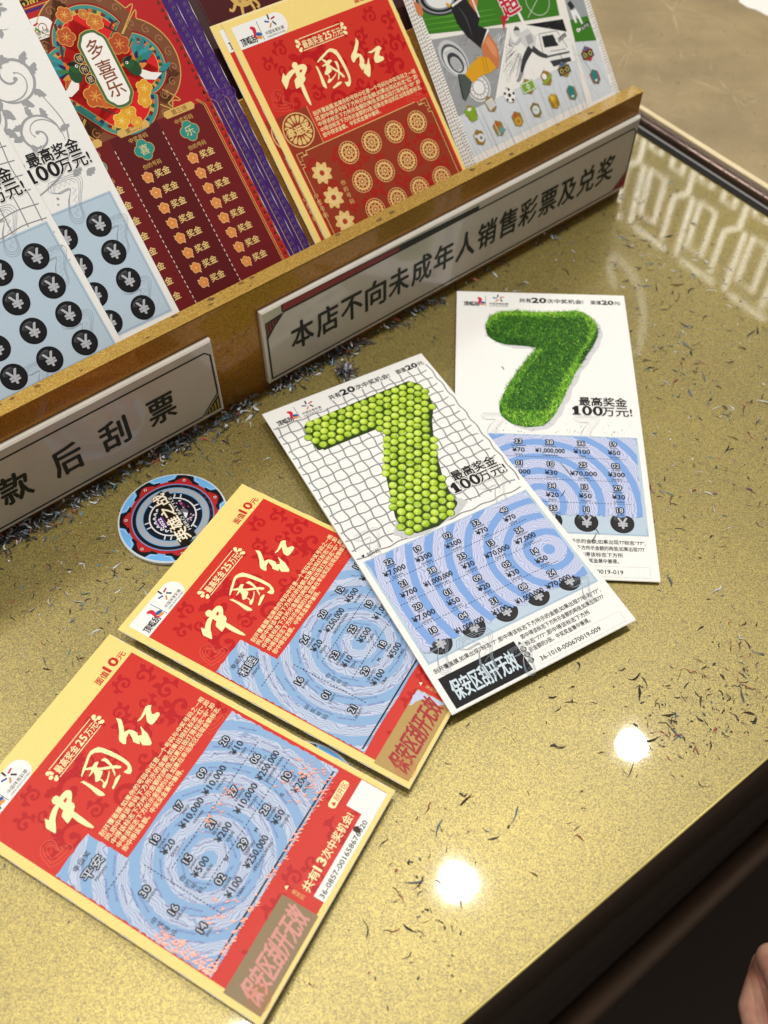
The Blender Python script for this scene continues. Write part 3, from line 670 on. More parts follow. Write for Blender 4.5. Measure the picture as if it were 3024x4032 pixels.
def red_scratch(T, nums, left, lucky, lpy, letters, seed, bottom=127.5, cols=(35.8, 51.8, 68, 84.6), flecks=0, gcx=40, gcy=101):
    r = random.Random(seed)
    G = guilloche('guilloche_blue', '#c2cde2', '#8bb0d8', '#93a7ca', gcx, gcy, 9.4, 0.47)
    P = 'scratch_panel'
    rag_rect(T, P, G, 4.6, 72.4, 97.8, bottom, 0.17, r, .35, 50); rag_rect(T, P, G, 4.6, 51.9, 24.0, 72.9, 0.172, r, .3, 20)
    def inside(u, v): return (6 < u < 96 and 74 < v < bottom - 2.5) or (6 < u < 23 and 53.5 < v < 74)
    microtype(T, P, ink('#7455a4'), inside, gcx, gcy, [7 + 3.1 * k for k in range(21)], 1.05, r, 0.8)
    N = 'prize_numbers'; dk = BLK; lt = ink('#d7e0f2')
    for j, row in enumerate(nums):
        for i, c in enumerate(row):
            if c: numcell(T, N, cols[i] + .0, 77 + 16.1 * j, *c, dk, lt, 14.6)
        if j < 2: dashes(T, N, dk, cols[0] - 6, 91.0 + 16.1 * j - .6, min(97, cols[3] + 8), 91.0 + 16.1 * j - .6, .32, .30)
    for (v, (n_, p_)) in zip((86, 100, 113.6), left): numcell(T, N, 17.4 if cols[0] < 37 else 19.6, v, n_, p_, '', '', dk, lt)
    T.text(N, dk, '幸运奖', 9.4, 58.2, 2.7, .30, x1=18.6); T.text(N, dk, lucky, 9.0, 64.6, 5.0, .30, x1=19.4, off=.13); T.text(N, lt, lucky, 9.0, 64.6, 5.0, .35, x1=19.4); T.text(N, dk, lpy, 14.2, 67.6, 1.8, .30, align='c')
    for i, ch in enumerate('你的号码'): T.text(N, ink('#3a3f52'), ch, 27.4, 97.4 + 2.9 * i, 2.6, .30)
    for i, ch in enumerate('中奖号码'): T.text(N, ink('#3a3f52'), ch, 9.2, 97.4 + 3.1 * i, 2.6, .30)
    dashes(T, N, dk, 25.4, 80, 25.4, bottom - 9, .32, .30); dashes(T, N, dk, 9, 73.6, 24, 73.6, .3, .30)
    for u, v, ch in letters: T.text(N, dk, ch, u, v, 2.2, .30, off=.03)
    T.stroke(N, BLK2, [(5.6, bottom - 1.4), (96.2, bottom - 1.4)], .7, .30)
    if flecks:
        fm = ink('#e59a86', .35, .3); zc = [0.36]
        def fleck(u, v, s_):
            zc[0] += .0004
            n = r.randint(6, 9); a0 = r.uniform(0, 6); dr = r.gauss(.9, .35); cd, sd_ = cos(dr), sin(dr); pts = []
            for k in range(n):
                e, f_ = s_ * r.uniform(.4, 1.5) * cos(a0 + 6.28 * k / n), s_ * r.uniform(.1, .6) * sin(a0 + 6.28 * k / n); pts.append((u + e * cd - f_ * sd_, v + e * sd_ + f_ * cd))
            T.poly('coating_flecks', fm, pts, zc[0])
        for k in range(flecks):
            q = r.random()
            if q < .30: u, v = 5 + r.random() * 5, r.uniform(100, bottom)
            elif q < .55: u, v = r.uniform(5, 97), bottom + r.uniform(-2, .8)
            elif q < .8: u, v = r.gauss(88, 5), r.gauss(118, 4.5)
            elif q < .9: u, v = r.gauss(62, 6), r.gauss(93, 2.0)
            else: u, v = r.gauss(24, 5), r.gauss(118, 4)
            if 4 < u < 98.5 and 72 < v < bottom + 1: fleck(u, v, r.choice((.25, .4, .6, 1.0)))
def red_foot(T, sec_mat, sec_txt, full=True):
    z = .12
    T.rect('security_box', sec_mat, 2.6, 134.4, 43.2, 151.2, .10); T.text('security_box', sec_txt, '保安区刮开无效', 4.6, 148.2, 11.5, .16, x1=40.6, off=.028, slant=.22)
    T.text('foot_print', GLD, '保安区', 45.4, 137.0, 2.0, z, ang=radians(-90)); T.poly('foot_print', CRM, [(45.2, 134.9), (47.2, 134.9), (46.2, 133.4)], z)
    for q in (1, .8, .6, .4): T.stroke('security_box', ink('#c8743c'), [(8 + a * q * 4.5, 147 + b * q * 4.5) for a, b in ((-1, -.6), (0, -1), (1, -.4), (.6, .8), (-.6, 1), (-1.1, .3), (-1, -.6))], .2, .18)
    if not full: return
    tagp = [(83.2, 131.2), (94.2, 131.2), (95.2, 132), (95.2, 133.9), (94.2, 134.8), (83.2, 134.8), (82.2, 133.9), (82.2, 132)]
    T.poly('foot_print', CRM, tagp, z); T.poly('foot_print', RED, [(83.2, 134.0), (85.2, 134.0), (84.2, 132.0)], z + .03); T.text('foot_print', RED, '刮开区', 86.0, 134.2, 3.0, z + .03, x1=94.4, off=.01)
    T.text('foot_print', CRM, '共有', 48.8, 143.2, 4.6, z, x1=57.4, off=.02); T.text('foot_print', CRM, '13', 58.0, 143.2, 5.6, z, x1=63.0, off=.04); T.text('foot_print', CRM, '次中奖机会!', 63.6, 143.2, 4.6, z, x1=84.0, off=.02)
    T.poly('serial_label', WHT, [(48.6, 145.6), (86.2, 145.6), (86.2, 138.2), (99.0, 138.2), (99.0, 150.8), (48.6, 150.8)], .13)
    T.text('serial_label', BLK, '36-0857-001658676020', 49.6, 149.6, 3.2, .17, x1=84.6, off=.012)
    T.poly('serial_label', ink('#3a1210'), [(78.6, 145.8), (80.2, 145.4), (81.2, 146.8), (80.6, 148.6), (79.2, 149.0), (78.4, 147.6)], .20)

A = [(-177.68, 125.06, 4.6), (-127.73, 213.39, 3.6), (5.36, 139.56, 3.6), (-44.32, 50.77, 4.8)]
TA = Sheet('scratch_ticket', 'red and gold ticket with salmon coating flecks and a serial strip, lowest on the counter', 'lottery ticket', flat(*lift(A, 3.2), 102, 153, .3), 51, 76, group='tickets lying on the counter')
red_base(TA)
red_scratch(TA, [[('18', 'SHIBA', '¥20', 'ERSHI'), ('17', 'SHIQI', '¥10,000', 'YIWAN'), ('09', 'LINGJIU', '¥10,000', 'YIWAN'), ('20', 'ERSHI', '¥10', 'YISHI')],
 [('15', 'SHIWU', '¥500', 'WUBAI'), ('21', 'ERSHIYI', '¥200', 'ERBAI'), ('27', 'ERSHIQI', '¥10,000', 'YIWAN'), ('06', 'LINGLIU', '¥250,000', 'ERSHIWUWAN')],
 [('02', 'LINGER', '¥100', 'YIBAI'), ('29', 'ERSHIJIU', '¥250,000', 'ERSHIWUWAN'), ('28', 'ERSHIBA', '¥50', 'WUSHI'), ('10', 'YISHI', '¥200', 'ERBAI')]],
 [('30', 'SANSHI'), ('16', 'SHILIU'), ('14', 'SHISI')], '平安', 'PINGAN', [(42.5, 108, 'W'), (58.5, 112, 'M'), (76, 113, 'G')], 11, 127.4, flecks=560)
red_foot(TA, ink('#8f7a56', .4), ink('#d8948a', .4))
TA.done(subs={'prize_numbers': 'scratch_panel', 'coating_flecks': 'scratch_panel'})

B = [(-123.68, 214.2, 6.5), (-73.84, 301.61, 4.2), (59.96, 228.24, 1.2), (11.16, 139.94, 4.2)]
TB = Sheet('scratch_ticket', 'red and gold ticket resting on a round chip, half under the tennis ball ticket', 'lottery ticket', flat(*lift(B, 2.6), 102, 153, .3), 51, 76, group='tickets lying on the counter')
red_base(TB)
red_scratch(TB, [[('24', 'ERSHISI', '¥20', 'ERSHI'), ('20', 'ERSHI', '¥250,000', 'ERSHIWUWAN'), ('12', 'SHIER', '¥500', 'WUBAI'), ('11', 'SHIYI', '¥1,000', 'YIQIAN')],
 [('23', 'ERSHISAN', '¥10', 'YISHI'), ('25', 'ERSHIWU', '¥500', 'WUBAI'), ('19', 'SHIJIU', '¥1,000', 'YIQIAN'), None],
 [('29', 'ERSHIJIU', '¥100', 'YIBAI'), ('18', 'SHIBA', '¥500', 'WUBAI'), None, None]],
 [('16', 'SHILIU'), ('01', 'LINGYI'), ('21', 'ERSHIYI')], '和睦', 'HEMU', [(46, 82, 'B'), (46.5, 113, 'M')], 12, 128.6, cols=(39, 55, 71, 87), gcx=50, gcy=100)
red_foot(TB, ink('#b89656', .4), ink('#a8272a'), full=False)
TB.poly('security_box', ink('#c4cdea'), jag([(34, 134.6), (42.8, 134.6), (42.8, 149), (40.5, 146), (41, 140), (38, 137.5)], random.Random(4), .8), .13)
TB.done(subs={'prize_numbers': 'scratch_panel'})

# ------------------------------------------------------------------ white seven tickets
PB = ink('#bccfde')
def white_base(T, perf=('b',)):
    T.card(WHT, EDG, 102, 204, perf=perf)
def white_head(T, z=.10):
    emblem_pair(T, 'emblem', 4.2, 2.6, .98)
    T.text('heading', BLK, '共有', 38.0, 8.6, 4.2, z, x1=45.2, off=.02); T.text('heading', BLK, '20', 45.6, 8.8, 6.2, z, x1=54.2, off=.06); T.text('heading', BLK, '次中奖机会!', 54.8, 8.6, 4.2, z, x1=76.6, off=.02)
    T.text('heading', BLK, '面值', 81.2, 8.6, 3.8, z, x1=87.4, off=.02); T.text('heading', BLK, '20', 87.9, 8.8, 5.2, z, x1=94.8, off=.06); T.text('heading', BLK, '元', 95.2, 8.6, 3.4, z, x1=99.0, off=.02)
def big100(T, part, m, x, y, e, z):
    """Heavy slab figures 100, grown by e all round."""
    T.poly(part, m, [(x - e, y + e), (x - e, y - 1.0 - e), (x + .9 - e, y - 1.0 - e), (x + .9 - e, y - 3.9 + e), (x - e, y - 3.9 + e), (x - e, y - 5.2 - e), (x + 2.0, y - 6.7 - e), (x + 3.5 + e, y - 6.7 - e), (x + 3.5 + e, y - 1.0 - e), (x + 4.4 + e, y - 1.0 - e), (x + 4.4 + e, y + e)], z)
    for cx in (8.1, 14.0):
        P, F = [], []
        for k in range(33):
            a = 2 * pi * k / 32; P += [(x + cx + (2.75 + e) * cos(a), y - 3.3 + (3.55 + e) * sin(a)), (x + cx + max(.05, 1.0 - e) * cos(a), y - 3.3 + max(.1, 2.3 - e) * sin(a))]
        for k in range(32): F.append((2 * k, 2 * k + 1, 2 * k + 3, 2 * k + 2))
        T.faces(part, m, P, F, z + .001)
def white_prize(T):
    for off, m, z in ((.09, WHT, .16), (.0, BLK, .22)):
        T.text('top_prize', m, '最高奖金', 69.0, 91.8, 7.0, z, x1=95.4, off=.03 + off * .6); big100(T, 'top_prize', m, 64.9, 99.3, off * 4.6, z + .02); T.text('top_prize', m, '万元!', 81.0, 99.0, 7.4, z + .015, x1=97.6, off=.02 + off * .6)
def ball(T, part, x, y, z):
    T.disc(part, ink('#0d0d0f', .35), x, y, 6.1, z, 36); T.disc(part, ink('#1b1b1e', .35), x, y - .1, 5.6, z + .02, 32)
    T.disc(part, ink('#55575c', .35), x - 1.4, y - 3.1, 2.9, z + .04, 20, 1.3, -.35); T.disc(part, ink('#3a3b40', .35), x - 1.3, y - 2.6, 2.6, z + .05, 20, 1.2, -.35)
    for o_, m, zz in ((.055, BLK2, .07), (.0, ink('#b9bdc4'), .1)): T.text(part, m, '¥', x + .2, y + 3.3, 9.0, z + zz, align='c', off=.03 + o_)
def white_foot(T, serial, qr=True):
    z = .12
    T.text('rules', BLK, '刮开覆盖膜,如果出现7标志“7”,即中得该标志下方所示的金额;如果出现77标志“77”,', 3.4, 183.2, 2.75, z, x1=96.6, off=.012)
    T.text('rules', BLK, '即中得该标志下方所示金额的两倍;如果出现777', 48.4, 187.0, 2.75, z, x1=95.8, off=.012)
    T.text('rules', BLK, '标志“777”,即中得该标志下方所', 48.2, 190.8, 2.75, z, x1=84.8, off=.012)
    T.text('rules', BLK, '示金额的3倍。中奖奖金兼中兼得。', 48.0, 194.4, 2.75, z, x1=82.4, off=.012)
    T.text('serial_number', BLK, serial, 50.2, 200.6, 3.3, z, x1=84.2, off=.012); T.frame('serial_number', ink('#d8d8d4'), 49, 196.2, 97.5, 202.2, .2, z - .04)
    T.rect('security_box', ink('#151517', .6), 3.2, 186.0, 44.2, 202.4, .10); T.text('security_box', ink('#cfe0ea'), '保安区刮开无效', 6.2, 198.6, 11.2, .16, x1=40.2, off=.02)
    for i, ch in enumerate('保安区'): T.disc('security_box', BLK, 46.0, 191.6 + 3.2 * i, 1.5, .14, 12); T.text('security_box', WHT, ch, 44.9, 192.4 + 3.2 * i, 2.3, .19)
    T.poly('security_box', BLK, [(45.0, 188.8), (47.0, 188.8), (46, 187.2)], .14)
    T.text('rules', BLK, '刮开区', 6.6, 112.4, 2.6, z, x1=13.2); T.poly('rules', BLK, [(3.6, 110.4), (5.6, 110.4), (4.6, 112.2)], z)
def white_scratch(T, cols, nums, rows, seed, gcx, gcy, sb, per=9.8, offs=(0,)):
    r = random.Random(seed)
    T.rect('scratch_panel', PB, 2.9, 114.2, 98.9, 178.0, .06); T.frame('scratch_panel', ink('#94adc4'), 3.6, 114.9, 98.2, 177.3, .3, .09)
    for k in range(5): ball(T, 'coin_marks', 13.3 + 18.2 * k, 170.5, .11)
    G = guilloche('guilloche_periwinkle', '#c9d0ea', '#7ea4de', '#9ea8d2', gcx, gcy, per, .40)
    P = 'revealed_area'
    # the ragged revealed field: strips whose lower ends sag between the coins
    Pn, F = [], []
    nx, ny = 96, 12
    x0, x1 = (4.2, 97.2)
    for i in range(nx + 1):
        u = x0 + (x1 - x0) * i / nx
        top = 115.2 + r.uniform(-.8, .5); bot = sb(u) + r.uniform(-1.0, .9)
        for j in range(ny + 1): Pn.append((u + (r.uniform(-.4, .4) if i in (0, nx) else 0), top + (bot - top) * j / ny))
    for i in range(nx):
        for j in range(ny): F.append((i * (ny + 1) + j, i * (ny + 1) + j + 1, (i + 1) * (ny + 1) + j + 1, (i + 1) * (ny + 1) + j))
    T.faces(P, G, Pn, F, .24)
    microtype(T, P, ink('#8a5fa8'), lambda u, v: 6 < u < 95 and 117 < v < sb(u) - 1.5, gcx, gcy, [8 + 2.9 * k for k in range(34)], 1.0, r, .75)
    N = 'prize_numbers'; lt = ink('#dfe6f6')
    for j, row in enumerate(nums):
        for i, c in enumerate(row):
            if c: numcell2(T, N, cols[i], rows[j], *c, BLK, lt)
        if j < len(nums) - 1: dashes(T, N, BLK, cols[0] - 7, rows[j] + 10.6, min(97, cols[-1] + 8), rows[j] + 10.6, .28, .34)
def numcell2(T, part, u, v, num, py, amt, apy, dk, lt):
    z = .34
    T.text(part, dk, num, u, v + 1.8, 4.1, z, off=0.19, align='c'); T.text(part, lt, num, u, v + 1.8, 4.1, z + .05, off=0.004, align='c')
    T.text(part, dk, py, u, v + 3.8, 1.5, z, align='c')
    if amt:
        vs, fs, a, b = glyphs(amt, .03); k = min(4.3, 15.6 / (b - a)); T.text(part, dk, amt, u - (b - a) * k / 2, v + 7.6, 4.2, z, x1=u + (b - a) * k / 2, off=.03)
        if apy: T.text(part, dk, apy, u, v + 9.9, 1.7, z, align='c')

def in_poly(x, y, P):
    c = False; j = len(P) - 1
    for i in range(len(P)):
        if (P[i][1] > y) != (P[j][1] > y) and x < (P[j][0] - P[i][0]) * (y - P[i][1]) / (P[j][1] - P[i][1]) + P[i][0]: c = not c
        j = i
    return c
GRASS7 = [(17.3,31.3),(19.6,22.7),(26.5,17.8),(36.7,16.7),(49.5,17.5),(63.3,16.5),(73.5,15.2),(81.3,22.1),(83.8,31.1),(81.7,41.3),(74.6,55.3),(67.7,68.9),(62.6,82.0),(57.8,93.7),(53.1,102.8),(47.9,108.0),(39.5,109.5),(31.2,107.1),(25.8,101.3),(24.7,94.0),(28.3,82.3),(34.6,69.1),(41.0,58.0),(46.6,48.5),(39.5,46.9),(30.6,46.6),(23.5,43.8),(18.6,38.9)]
GRASS7 = [(17.3, 30.5), (20.0, 22.5), (27.0, 18.0)] + GRASS7[3:]
TENNIS7 = [(16.3,19.6),(20,17.4),(39.3,17.2),(62.6,16.6),(84,16.6),(88.7,22),(88.4,33),(86.5,40.5),(80.0,50),(75.0,60),(70,72.0),(65.5,85),(63,97),(63.0,105.2),(55.8,110),(46.9,113.0),(36,112.6),(29.4,107),(30,98),(34,86),(38.9,72),(45.8,56.6),(54.4,43.5),(49.1,40.6),(36.0,40.4),(22.3,41),(15.5,39),(14.6,27.0)]

# grass seven
Gc = [(44.45, 454.8, 1.2), (146.98, 450.78, 1.6), (135.42, 244.91, 1.0), (33.37, 249.45, 0.8)]
TG = Sheet('scratch_ticket', 'white scratch ticket with a seven made of green grass, lying behind the tennis ball ticket', 'lottery ticket', flat(*lift(Gc, 1.8), 102, 204, 1.4), 51, 102, group='tickets lying on the counter')
white_base(TG); white_head(TG)
r = random.Random(21)
sh = [(u + 2.4 + .6 * sin(i * 2.1), v + 2.2 + .5 * cos(i * 1.7)) for i, (u, v) in enumerate(spline(GRASS7 + [GRASS7[0]], 3))]
TG.fill('seven_artwork', ink('#d4d3d6'), sh, .06)
TG.fill('seven_artwork', ink('#2c6a1c'), spline(GRASS7 + [GRASS7[0]], 4), .10)
gm = [ink(h) for h in ('#1a3a0c', '#2c5f14', '#47871c', '#66a828', '#8fcb36', '#b8e44e')]
n = 0
while n < 11500:
    u, v = r.uniform(15, 86), r.uniform(13, 112)
    if not in_poly(u, v, GRASS7): continue
    n += 1
    edge = 0
    if not in_poly(u + 5, v, GRASS7) or not in_poly(u - 1, v - 5, GRASS7): edge = 1.6
    if not in_poly(u, v + 5, GRASS7) and v < 60: edge = -1.6
    if not in_poly(u - 5, v, GRASS7) and v > 50: edge = .7
    if v > 98: edge = max(edge, 1.0)
    if edge == 0: edge = -.55
    t = min(5, max(0, int(r.gauss(2.0 + edge, 1.35))))
    a = -pi / 2 + r.gauss(0, .8); L_ = r.uniform(1.3, 3.4); ww = r.uniform(.12, .30)
    c, q = cos(a), sin(a); bd = r.uniform(-.4, .4)
    TG.faces('seven_artwork', gm[t], [(u - q * ww, v + c * ww), (u + q * ww, v - c * ww), (u + L_ * c - q * bd, v + L_ * q + c * bd)], [(0, 1, 2)], [.13 + r.random() * .02, .13 + r.random() * .02, .16 + r.random() * .25])
white_prize(TG)
for cx, cy, k in ((21, 108, .9), (72, 108, .9), (91, 121, .6)): seven_outline(TG, 'card', ink('#b9bcc4'), cx, cy, k, .075)
white_foot(TG, '36-1018-000670019-019')
white_scratch(TG, (17.5, 34.5, 51.3, 68.3, 85.5), [[None, ('33', 'SANSHISAN', '¥70', 'QISHI'), ('38', 'SANSHIBA', '¥1,000,000', 'YIBAIWAN'), ('36', 'SANSHILIU', '¥100', 'YIBAI'), ('19', 'SHIJIU', '¥50', 'WUSHI')],
 [None, ('01', 'LINGYI', '¥1,000', 'YIQIAN'), ('10', 'YISHI', '¥30', 'SANSHI'), ('25', 'ERSHIWU', '¥70,000', 'QIWAN'), ('02', 'LINGER', '¥300', 'SANBAI')],
 [None, None, ('34', 'SANSHISI', '¥20', 'ERSHI'), ('13', 'SHISAN', '¥50', 'WUSHI'), ('29', 'ERSHIJIU', '¥30', 'SANSHI')],
 [None, None, ('35', 'SANSHIWU', '', ''), ('11', 'SHIYI', '', ''), ('18', 'SHIBA', '', '')]], (119.2, 133.9, 148.3, 162.4), 31, 46, 160, lambda u: 166.8)
for k in range(60):   # dark rubbed specks above the panel
    u, v = r.uniform(20, 97), 113.5 - abs(r.gauss(0, 4)); TG.poly('card', ink('#6d6c6c'), [(u, v), (u + r.uniform(.1, .5), v + .15), (u + r.uniform(.2, .8), v - r.uniform(.2, 1.2))], .13 + k * .0005)
for (u0, v0, u1, v1) in ((56, 133, 62, 143), (70, 172, 74, 178), (58, 151, 55, 156), (72.5, 177, 69, 183), (26, 64, 27.5, 67)):
    TG.stroke('card', ink('#2a2a2c'), [(u0, v0), ((u0 + u1) / 2 + .5, (v0 + v1) / 2), (u1, v1)], [.1, .5, .1], .42)
TG.done(subs={'revealed_area': 'scratch_panel', 'coin_marks': 'scratch_panel', 'prize_numbers': 'scratch_panel'})

# tennis ball seven
Tc = [(-67.63, 350.98, 3.4), (21.29, 400.28, 1.9), (119.74, 222.89, 2.6), (30.51, 173.37, 4.6)]
TT = Sheet('scratch_ticket', 'white ticket with a tennis ball seven over a grey net, lying on the red ticket', 'lottery ticket', flat(*lift(Tc, 4.4), 102, 204, 1.3), 51, 102, group='tickets lying on the counter')
white_base(TT, ('b', 't')); white_head(TT)
r = random.Random(33); NET = ink('#8f8f92')
def wav(a, b, s_): return .55 * sin(a * 1.05 + s_) * cos(b * .9)
for k in range(17):     # net: wavy verticals and horizontals
    x = 3.0 + 6.05 * k
    TT.stroke('net_artwork', NET, [(x + (.42 if (j + k) % 2 else -.42), (13 if 3 < x < 38 else 9.5) + 6.1 * j) for j in range(17)], .78, .045)
for k in range(17):
    y = 14.2 + 6.1 * k
    TT.stroke('net_artwork', NET, [(.8 + 6.05 * j, y + (.42 if (j + k) % 2 else -.42)) for j in range(17)], .78, .05)
TT.poly('net_artwork', WHT, [(2, 1), (36, 1), (36, 13.2), (2, 13.2)], .06)
TT.poly('seven_artwork', ink('#c9cacb'), [(58, 100), (66, 103), (68, 107), (60, 111), (40, 114.2), (30, 113), (24, 107), (30, 99)], .065)
TT.fill('seven_artwork', ink('#2b3d0a'), TENNIS7, .085)
yc = 19.6; row = 0
while yc < 113:
    xc = 15 + (2.45 if row % 2 else 0)
    while xc < 90:
        x, y = xc + r.uniform(-.35, .35), yc + r.uniform(-.35, .35)
        if in_poly(x, y, TENNIS7):
            rr = r.uniform(2.25, 2.42)
            left = not in_poly(x - 5.5, y, TENNIS7)
            c1, c2, c3 = r.choice((('#6c8a12', '#a9c82a', '#c6e04c'), ('#5f7d0e', '#98b822', '#b4d240'), ('#7a9a16', '#b6d238', '#d2e864')))
            TT.disc('seven_artwork', ink(c1), x, y, rr, .10, 16); TT.disc('seven_artwork', ink(c2), x - .12, y - .25, rr * .86, .115, 16); TT.disc('seven_artwork', ink(c3), x - .3, y - .75, rr * .52, .13, 14)
            t = r.uniform(0, 6.28); c, q = cos(t), sin(t)
            TT.stroke('seven_artwork', ink('#e3f2b0'), [(x + a * c - b * q, y + a * q + b * c) for a, b in ((-rr * .8, .2), (-.3, 1.0), (rr * .75, .5))], .26, .145)
        xc += 4.9
    yc += 4.25; row += 1
white_prize(TT)
for cx, cy, k in ((85, 108, 1.0), (12, 106, .9)): seven_outline(TT, 'card', ink('#a9acb2'), cx, cy, k, .075)
for cx, cy, k in ((94, 126, .6), (10, 176, .9), (28, 184, 1.2), (90, 178, .7), (44, 196, .8)): seven_outline(TT, 'card', ink('#9aa6b4'), cx, cy, k, .2)
white_foot(TT, '36-1018-000670019-009')
white_scratch(TT, (14, 30.4, 47.5, 64.3, 81.1), [[('22', 'ERSHIER', '¥7,000', 'QIQIAN'), ('19', 'SHIJIU', '¥300', 'SANBAI'), ('02', 'LINGER', '¥300', 'SANBAI'), ('32', 'SANSHIER', '¥70', 'QISHI'), ('40', 'SISHI', '¥70', 'QISHI')],
 [('21', 'ERSHIYI', '¥700', 'QIBAI'), ('38', 'SANSHIBA', '¥1,000,000', 'YIBAIWAN'), ('35', 'SANSHIWU', '¥30', 'SANSHI'), ('13', 'SHISAN', '¥70,000', 'QIWAN'), ('36', 'SANSHILIU', '¥7,000', 'QIQIAN')],
 [('20', 'ERSHI', '¥7,000', 'QIQIAN'), ('01', 'LINGYI', '¥50', 'WUSHI'), ('09', 'LINGJIU', '¥20', 'ERSHI'), ('05', 'LINGWU', '¥30', 'SANSHI'), ('14', 'SHISI', '¥50', 'WUSHI')],
 [('18', 'SHIBA', '', ''), ('04', 'LINGSI', '¥1,000,000', ''), ('31', 'SANSHIYI', '¥100', ''), ('08', 'LINGBA', '¥1,000,000', ''), ('24', 'ERSHISI', '¥70,000', '')]], (119.8, 134.0, 148.4, 163.0), 32, 88, 151, lambda u: 170.6 - 1.6 * cos((u - 13.3) / 18.2 * 2 * pi))
TT.done(subs={'revealed_area': 'scratch_panel', 'coin_marks': 'scratch_panel', 'prize_numbers': 'scratch_panel', 'net_artwork': 'card'})

# ------------------------------------------------------------------ tickets standing in the rack
def medal(T, part, x, y, k=1.0):
    z = .17; T.ring(part, GLD, x, y, 6.2 * k, 6.6 * k, z, 40)
    P, F = [], []
    n = 36
    for i in range(n):
        a = 2 * pi * i / n; q = (5.8 if i % 2 == 0 else 4.9) * k; P += [(x + 4.2 * k * cos(a), y + 4.2 * k * sin(a)), (x + q * cos(a), y + q * sin(a))]
    for i in range(n): j = (i + 1) % n; F.append((2 * i, 2 * i + 1, 2 * j + 1, 2 * j))
    T.faces(part, GLD, P, F, z); T.ring(part, GLD, x, y, 3.9 * k, 4.3 * k, z + .002, 30)
    for i in range(8):
        a = 2 * pi * i / 8; T.disc(part, GLD, x + 2.0 * k * cos(a), y + 2.0 * k * sin(a), .7 * k, z, 8); a += .39; T.disc(part, GLD, x + 3.0 * k * cos(a), y + 3.0 * k * sin(a), .55 * k, z, 8)
    T.disc(part, GLD, x, y, .9 * k, z, 8)
def lotus(T, part, x, y, k=1.0):
    z = .17
    for lay, (m, q) in enumerate(((8, 6.4), (8, 4.6))):
        for i in range(m):
            a = 2 * pi * (i + .5 * lay) / m; c, s_ = cos(a), sin(a)
            pts = [(1.3, 0), (q * .5, q * .26), (q * .8, q * .2), (q, 0), (q * .8, -q * .2), (q * .5, -q * .26)]
            T.poly(part, GLD if lay == 0 else ink('#efcf8c'), [(x + (a_ * c - b * s_) * k, y + (a_ * s_ + b * c) * k) for a_, b in pts], z + .01 * lay + .0005 * i)
    T.disc(part, ink('#b83a24'), x, y, 1.3 * k, z + .03, 12)
COV = ink('#9c3a22', .38, .1)
def red_cover(T, hid):
    T.rect('scratch_cover', COV, 4.6, 72.6, 98, 127, .10); T.rect('scratch_cover', COV, 4.6, 52, 24, 72.6, .10)
    damask(T, 'scratch_cover', ink('#b02418', .38, .1), 6, 74, 97, 126, .11, 77, 34)
    P = 'gold_marks'
    for j, v in enumerate((82, 98.6, 115)):
        for u in (35.8, 51.6, 67.8, 84.2): medal(T, P, u, v + .3, .93)
    for v in (86.2, 100.2, 114): lotus(T, P, 15.4, v)
    x, y = 13.8, 61.6; T.ring(P, GLD, x, y, 8.6, 9.2, .17, 44)
    for i in range(16):
        a = 2 * pi * i / 16; c, s_ = cos(a), sin(a); T.poly(P, GLD, [(x + a_ * c - b * s_, y + a_ * s_ + b * c) for a_, b in ((3.4, 0), (5.6, .9), (7.4, 1.1), (8.0, 0), (7.4, -1.1), (5.6, -.9))], .17 + .0004 * i)
    T.rect(P, COV, x - 7.6, y - 2.6, x + 7.6, y + 2.6, .185, 20); T.text(P, ink('#f0cd84'), '幸运奖', x - 7.2, y + 2.0, 5.2, .21, x1=x + 7.2, off=.05)
    for ch, v in zip('你的号码', (95, 98.6, 102.2, 105.8)): T.text(P, GLD, ch, 23.2, v + 1.4, 3.0, .17)
    for ch, v in zip('中奖号码', (95.6, 99.2, 102.8, 106.4)): T.text(P, GLD, ch, 5.0, v + 1.4, 3.0, .17)
    T.stroke(P, GLD, [(12, 72.6), (88, 72.2)], .4, .17); T.stroke(P, GLD, [(6.2, 80), (6.2, 127)], .35, .17); T.stroke(P, GLD, [(96, 80), (96, 127)], .35, .17)
    for d, x in ((1, 6.2), (-1, 95.8)):
        T.stroke(P, GLD, [(x + d * 6, 72.4), (x + d * 6, 74.2), (x + d * 4, 74.2), (x + d * 4, 72.6), (x, 72.6), (x, 76.6), (x + d * 2, 76.6), (x + d * 2, 74.6), (x + d * 6.2, 74.6)], .4, .172, smooth=False)
        T.stroke(P, GLD, [(x, 80), (x + d * 1.8, 80), (x + d * 1.8, 78.4), (x + d * .0, 78.4), (x, 76.6)], .4, .174, smooth=False)
    for v in (52.2,): T.stroke(P, GLD, [(24.2, 52), (24.2, 72.6)], .25, .17)
for nm, dx, dy, off, lab in (('a', -6.6, 0.9, .35, 'red and gold unscratched ticket peeking out behind its twin in the rack'), ('b', 0, 0, .95, 'red and gold unscratched ticket standing in front of its twin in the rack')):
    T = Sheet('scratch_ticket', lab, 'lottery ticket', rack_map(227.18 + dx, 142.23 + dy, -.44, 1.0224, off), 51, 70, group='tickets standing in the rack')
    red_base(T, 147.0, ('l', 'r', 't'), 3, False); red_cover(T, 1); T.done(subs={'gold_marks': 'scratch_cover'})

